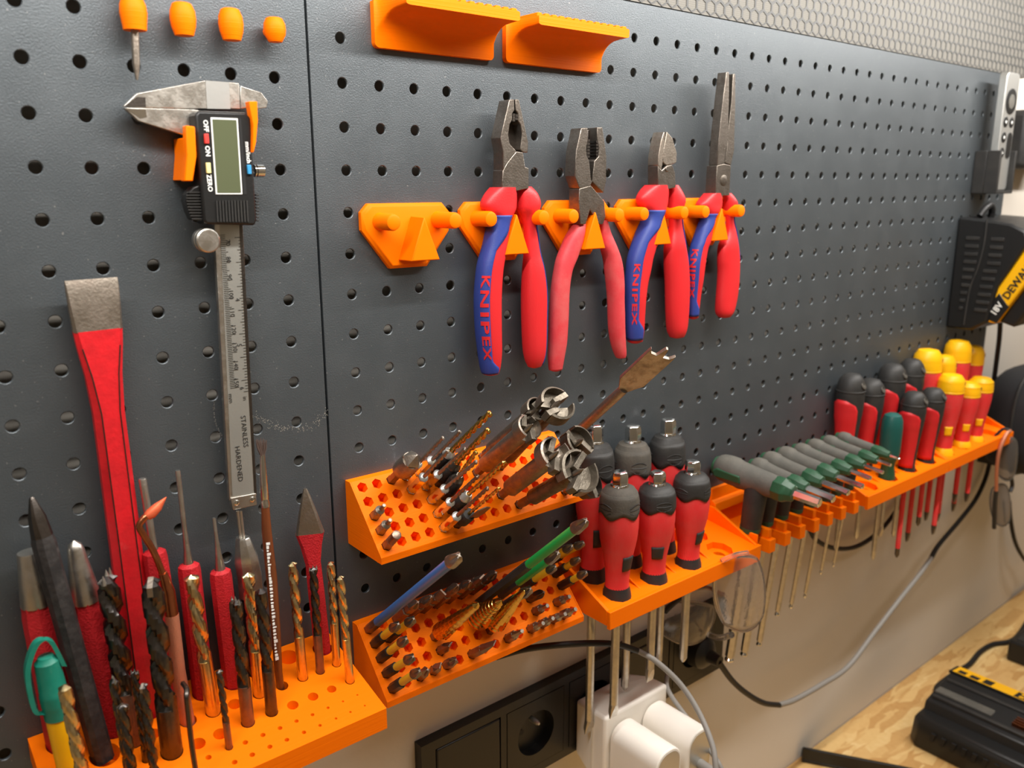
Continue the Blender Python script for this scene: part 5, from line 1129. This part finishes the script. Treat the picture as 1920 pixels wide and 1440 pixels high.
# battery slid onto its front
nrm = Vector((0, -.88, -.47)); along = Vector((0, .47, -.88))
o0 = Vector((cx0 + .006, -.086, -.122))
t = thing('drill_battery', 'yellow and black cordless tool battery mounted on the hanging charger', 'battery', o0)
def bt(x, s, d): return o0 + Vector((x, 0, 0)) + along * s + nrm * d
b = MB(); b.loft([[bt(x, s, d) for s, d in ((0, -.002), (.108, -.002), (.112, .006), (.106, .022), (.004, .022), (-.004, .010))] for x in (0, .075)]); b.build('yellow_shell', 'yellow', t, world=True, bevel=.003, seg=3)
b = MB(); b.loft([[bt(x, s, d) for s, d in ((.006, .0215), (.104, .0215), (.100, .040), (.010, .040))] for x in (.010, .075)]); b.build('black_base', 'black_plastic', t, world=True, bevel=.003, seg=3)
b = MB(); b.loft([[bt(x, s, d) for s, d in ((.072, .004), (.108, .004), (.104, .0226), (.080, .0226))] for x in (-.0006, .002)]); b.build('black_panel', 'black_plastic', t, world=True, bevel=.0008)
lettering('DEWALT', .0125, bt(-.0002, .048, .0135), -along, -nrm, 'ink', t, .0006, bold=.0003)
lettering('18V', .0105, bt(-.0012, .089, .0135), -along, -nrm, 'white_paint', t, .0006, bold=.0003)
lettering('XR', .016, bt(.030, .055, .0402), -along, Vector((-1, 0, 0)), 'yellow', t, .0006)
# remote control in its holder
rp = bp(1888, 140, -.024); t = thing('remote_control', 'slim silver remote control standing in a dark holder at the top right', 'remote', (rp.x + .018, -.02, -.06), None, 0)
rx0 = .873; rx1 = rx0 + .037
b = MB(); rbox(b, rx0, rx1, -.0245, -.0150, -.066, .0715, .006, 6); b.build('body', 'silver', t, world=True, bevel=.0010)
def disc(nm, x, z, r, matl, yf=-.0245, h=.0008, par=t):
    b = MB(); b.lathe([(r, 0), (r, h * .7), (r * .9, h)], 24, mtx=Matrix.Translation((x, yf, z)) @ Matrix.Rotation(PI / 2, 4, 'X')); return b.build(nm, matl, par, world=True)
cxr = (rx0 + rx1) / 2
dc = disc('click_ring', cxr, .0385, .0150, 'black_plastic'); disc('click_centre', cxr, .0385, .0085, 'grey_grip', -.0252, .0006, dc)
for dx, z in ((-.0085, .0145), (.0085, .0145), (-.0085, -.0035), (-.0085, -.0215)):
    q = disc('button', cxr + dx, z, .0062, 'black_plastic'); disc('button_mark', cxr + dx, z, .0018, 'white_paint', -.0252, .0003, q)
b = MB(); rbox(b, cxr + .0085 - .006, cxr + .0085 + .006, -.0254, -.0244, -.0278, .0028, .0058, 6); b.build('volume_rocker', 'black_plastic', t, world=True)
t = thing('remote_holder', 'dark grey bracket clasping the lower end of the silver remote', 'holder', (cxr, 0, -.05))
b = MB(); b.box(rx0 - .006, rx1 + .006, -.0145, -.0003, -.070, -.0190); b.build('back_block', 'rubber', t, world=True, bevel=.0008)
for xa in (rx0 - .006, rx1 + .0012):
    b = MB(); b.box(xa, xa + .0048, -.0300, -.0146, -.070, -.0190); b.build('cheek', 'rubber', t, world=True, bevel=.0006)
b = MB(); b.box(rx0 - .0011, rx1 + .0011, -.0300, -.0146, -.0702, -.0665); b.build('bottom', 'rubber', t, world=True, bevel=.0005)
# dark things on the far wall
p = bp(1912, 265, .0); t = thing('wall_bracket', 'dark bracket on the far wall just right of the remote', 'bracket', (p.x, 0, p.z))
b = MB(); b.box(p.x - .010, p.x + .09, -.012, WY + .003, p.z - .035, p.z + .04); b.build('plate', 'rubber', t, world=True, bevel=.008, seg=3)
b = MB(); b.lathe([(.012, 0), (.012, .02), (.009, .024)], 20, mtx=Matrix.Translation((p.x + .025, -.012, p.z - .028)) @ Matrix.Rotation(PI / 2, 4, 'X')); b.build('knob', 'black_plastic', t, world=True)
# padded black thing behind the end of the rack
c = Vector((1.062, -.045, -.385)); t = thing('padded_case', 'large black rounded padded case behind the dark safety glasses', 'case', c)
b = MB(); rg = []
for j in range(13):
    f = -1 + 2 * j / 12; k = (1 - abs(f) ** 3.2) ** (1 / 3.2) if abs(f) < 1 else .02; ring = []
    for i in range(28):
        a = 2 * PI * i / 28; cc, ss = math.cos(a), math.sin(a); ring.append(c + Vector((.085 * math.copysign(abs(cc) ** .65, cc) * max(k, .05), .055 * f, .076 * math.copysign(abs(ss) ** .65, ss) * max(k, .05))))
    rg.append(ring)
b.loft(rg); b.build('padded_shell', 'soft_black', t, world=True, smooth=70)
b = MB(); b.tube([c + Vector((.0865 * math.copysign(abs(math.cos(a)) ** .65, math.cos(a)), 0, .0775 * math.copysign(abs(math.sin(a)) ** .65, math.sin(a)))) for a in [2 * PI * i / 36 for i in range(37)]], .0022, 6); b.build('zip_seam', 'rubber', t, world=True)
b = MB(); b.box(c.x - .012, c.x + .02, c.y - .01, WY + .003, c.z - .080, c.z - .060); b.build('support_arm', 'rubber', t, world=True)
cord('power_cable', 'black cord hanging at the right edge below the dark safety glasses', ((1892, 940, .010), (1895, 975, .008), (1903, 1015, .004), (1918, 1045, 0), (1940, 1070, 0)), .0032, 'cord_black')

# ================================================================== safety glasses
def lens_patch(b, cpx, rx_, rz_, tilt, bulge, Y, yaw, n=14, th=.0018):
    o = bp(cpx[0], cpx[1], Y); R = Matrix.Rotation(yaw, 3, 'Z') @ Matrix.Rotation(tilt, 3, 'Y'); outer, inner = [], []
    rows = []
    for j in range(n + 1):
        row = []
        for i in range(n + 1):
            u, v = -1 + 2 * i / n, -1 + 2 * j / n
            x, z = u * math.sqrt(1 - v * v * .42), v * math.sqrt(1 - u * u * .42)
            y = bulge * (x * x * .9 + z * z * .25); row.append(o + R @ Vector((x * rx_, y, z * rz_)))
        rows.append(row)
    m_ = n + 1; b.add([p for r in rows for p in r], [(j * m_ + i, j * m_ + i + 1, (j + 1) * m_ + i + 1, (j + 1) * m_ + i) for j in range(n) for i in range(n)]); return rows
def glasses(name, label, A, B, matl, temples, edge_mat, gp):
    t = thing(name, label, 'safety glasses', bp(A[0][0], A[0][1], A[5]))
    ed = []
    for P in (A, B):
        b = MB(); rows = lens_patch(b, *P[:5], P[5], P[6]); o = b.build('lens', matl, t, world=True, smooth=80); solid(o, .0016)
        rim = rows[0] + [r[-1] for r in rows[1:]] + rows[-1][::-1][1:] + [r[0] for r in rows[::-1][1:]]
        b = MB(); b.tube(rim, .0011, 6); b.build('rim', edge_mat, o, world=True)
        ed.append(rows)
    for pts, mt_, r in temples:
        b = MB(); b.tube(spline([bp(x, y, Y) for x, y, Y in pts], 5), r, 8); b.build('temple', mt_, t, world=True)
    return t
glasses('safety_glasses', 'clear safety glasses hooked over the front lip of the red screwdriver rack', ((1393, 1116), .0235, .038, -.16, .012, -.068, -.62), ((1300, 1172), .032, .022, .30, .014, -.014, -.35), 'clear',
        [(((1352, 1052, -.060), (1380, 1040, -.066), (1402, 1036, -.070)), 'clear', .0022), (((1330, 1190, -.020), (1350, 1196, -.040), (1372, 1190, -.058)), 'clear', .0030), (((1290, 1105, -.010), (1325, 1102, -.014), (1358, 1116, -.030)), 'brown_steel', .0022), (((1246, 1148, .004), (1262, 1132, 0), (1280, 1118, -.004)), 'rubber', .0026)], 'clear', None)
glasses('tinted_glasses', 'smoky safety glasses hanging from the far right end of the last rack', ((1893, 862), .013, .030, -.06, .008, -.064, -.75), ((1880, 948), .013, .031, -.20, .008, -.060, -.75), 'smoke',
        [(((1868, 920, -.060), (1869, 880, -.062), (1874, 845, -.064), (1886, 815, -.066), (1894, 808, -.066)), 'copper_grip', .0024), (((1864, 990, -.056), (1865, 950, -.058), (1868, 920, -.060)), 'rubber', .0028), (((1864, 820, -.050), (1880, 805, -.058), (1893, 806, -.066)), 'rubber', .0020), (((1896, 895, -.062), (1898, 910, -.062), (1894, 922, -.062)), 'rubber', .0026)], 'grey_grip', None)

# ================================================================== precision screwdriver hanging in the first barrel clip
q = barrels[0]; a0 = Vector((q.x, q.y, q.z)); t = thing('precision_screwdriver', 'thin precision screwdriver with teal end in the leftmost barrel clip', 'screwdriver', a0)
tipz = bp(257, 150, q.y)
b = MB(); b.tube([a0 + Vector((0, 0, -.006)), a0 + (tipz - a0) * .75, a0 + (tipz - a0) * .8, tipz], [.0019, .0018, .0016, .0006], 12); b.build('blade', 'worn_steel', t, world=True)
b = MB(); b.lathe([(.0030, .0070), (.0034, .009), (.0034, .040), (.0024, .046)], 16); b.build('handle', 'dark_teal', t)

# chalky scuffs on the left panel
pan = bpy.data.objects['pegboard_panel.001']; b = MB()
for arc, n_, sp in ((((474, 776), (500, 792), (530, 802), (560, 803), (590, 793), (612, 772)), 190, 5), (((402, 752), (401, 775), (406, 798), (416, 818)), 60, 1.2)):
    P = spline([(x, y, 0) for x, y in arc], 10)
    for k in range(n_):
        i = random.randrange(len(P) - 1); f = random.random(); q = P[i].lerp(P[i + 1], f); p = bp(q.x + random.gauss(0, sp * .5), q.y + random.gauss(0, sp), -.00006); r = random.uniform(.00012, .0004)
        b.add([p + Vector((r * math.cos(a), 0, r * math.sin(a))) for a in (.2, 1.4, 2.7, 3.9, 5.2)], [(0, 1, 2, 3, 4)])
b.build('scuff_marks', 'silver', pan, smooth=0, kind='stuff', recalc=False)
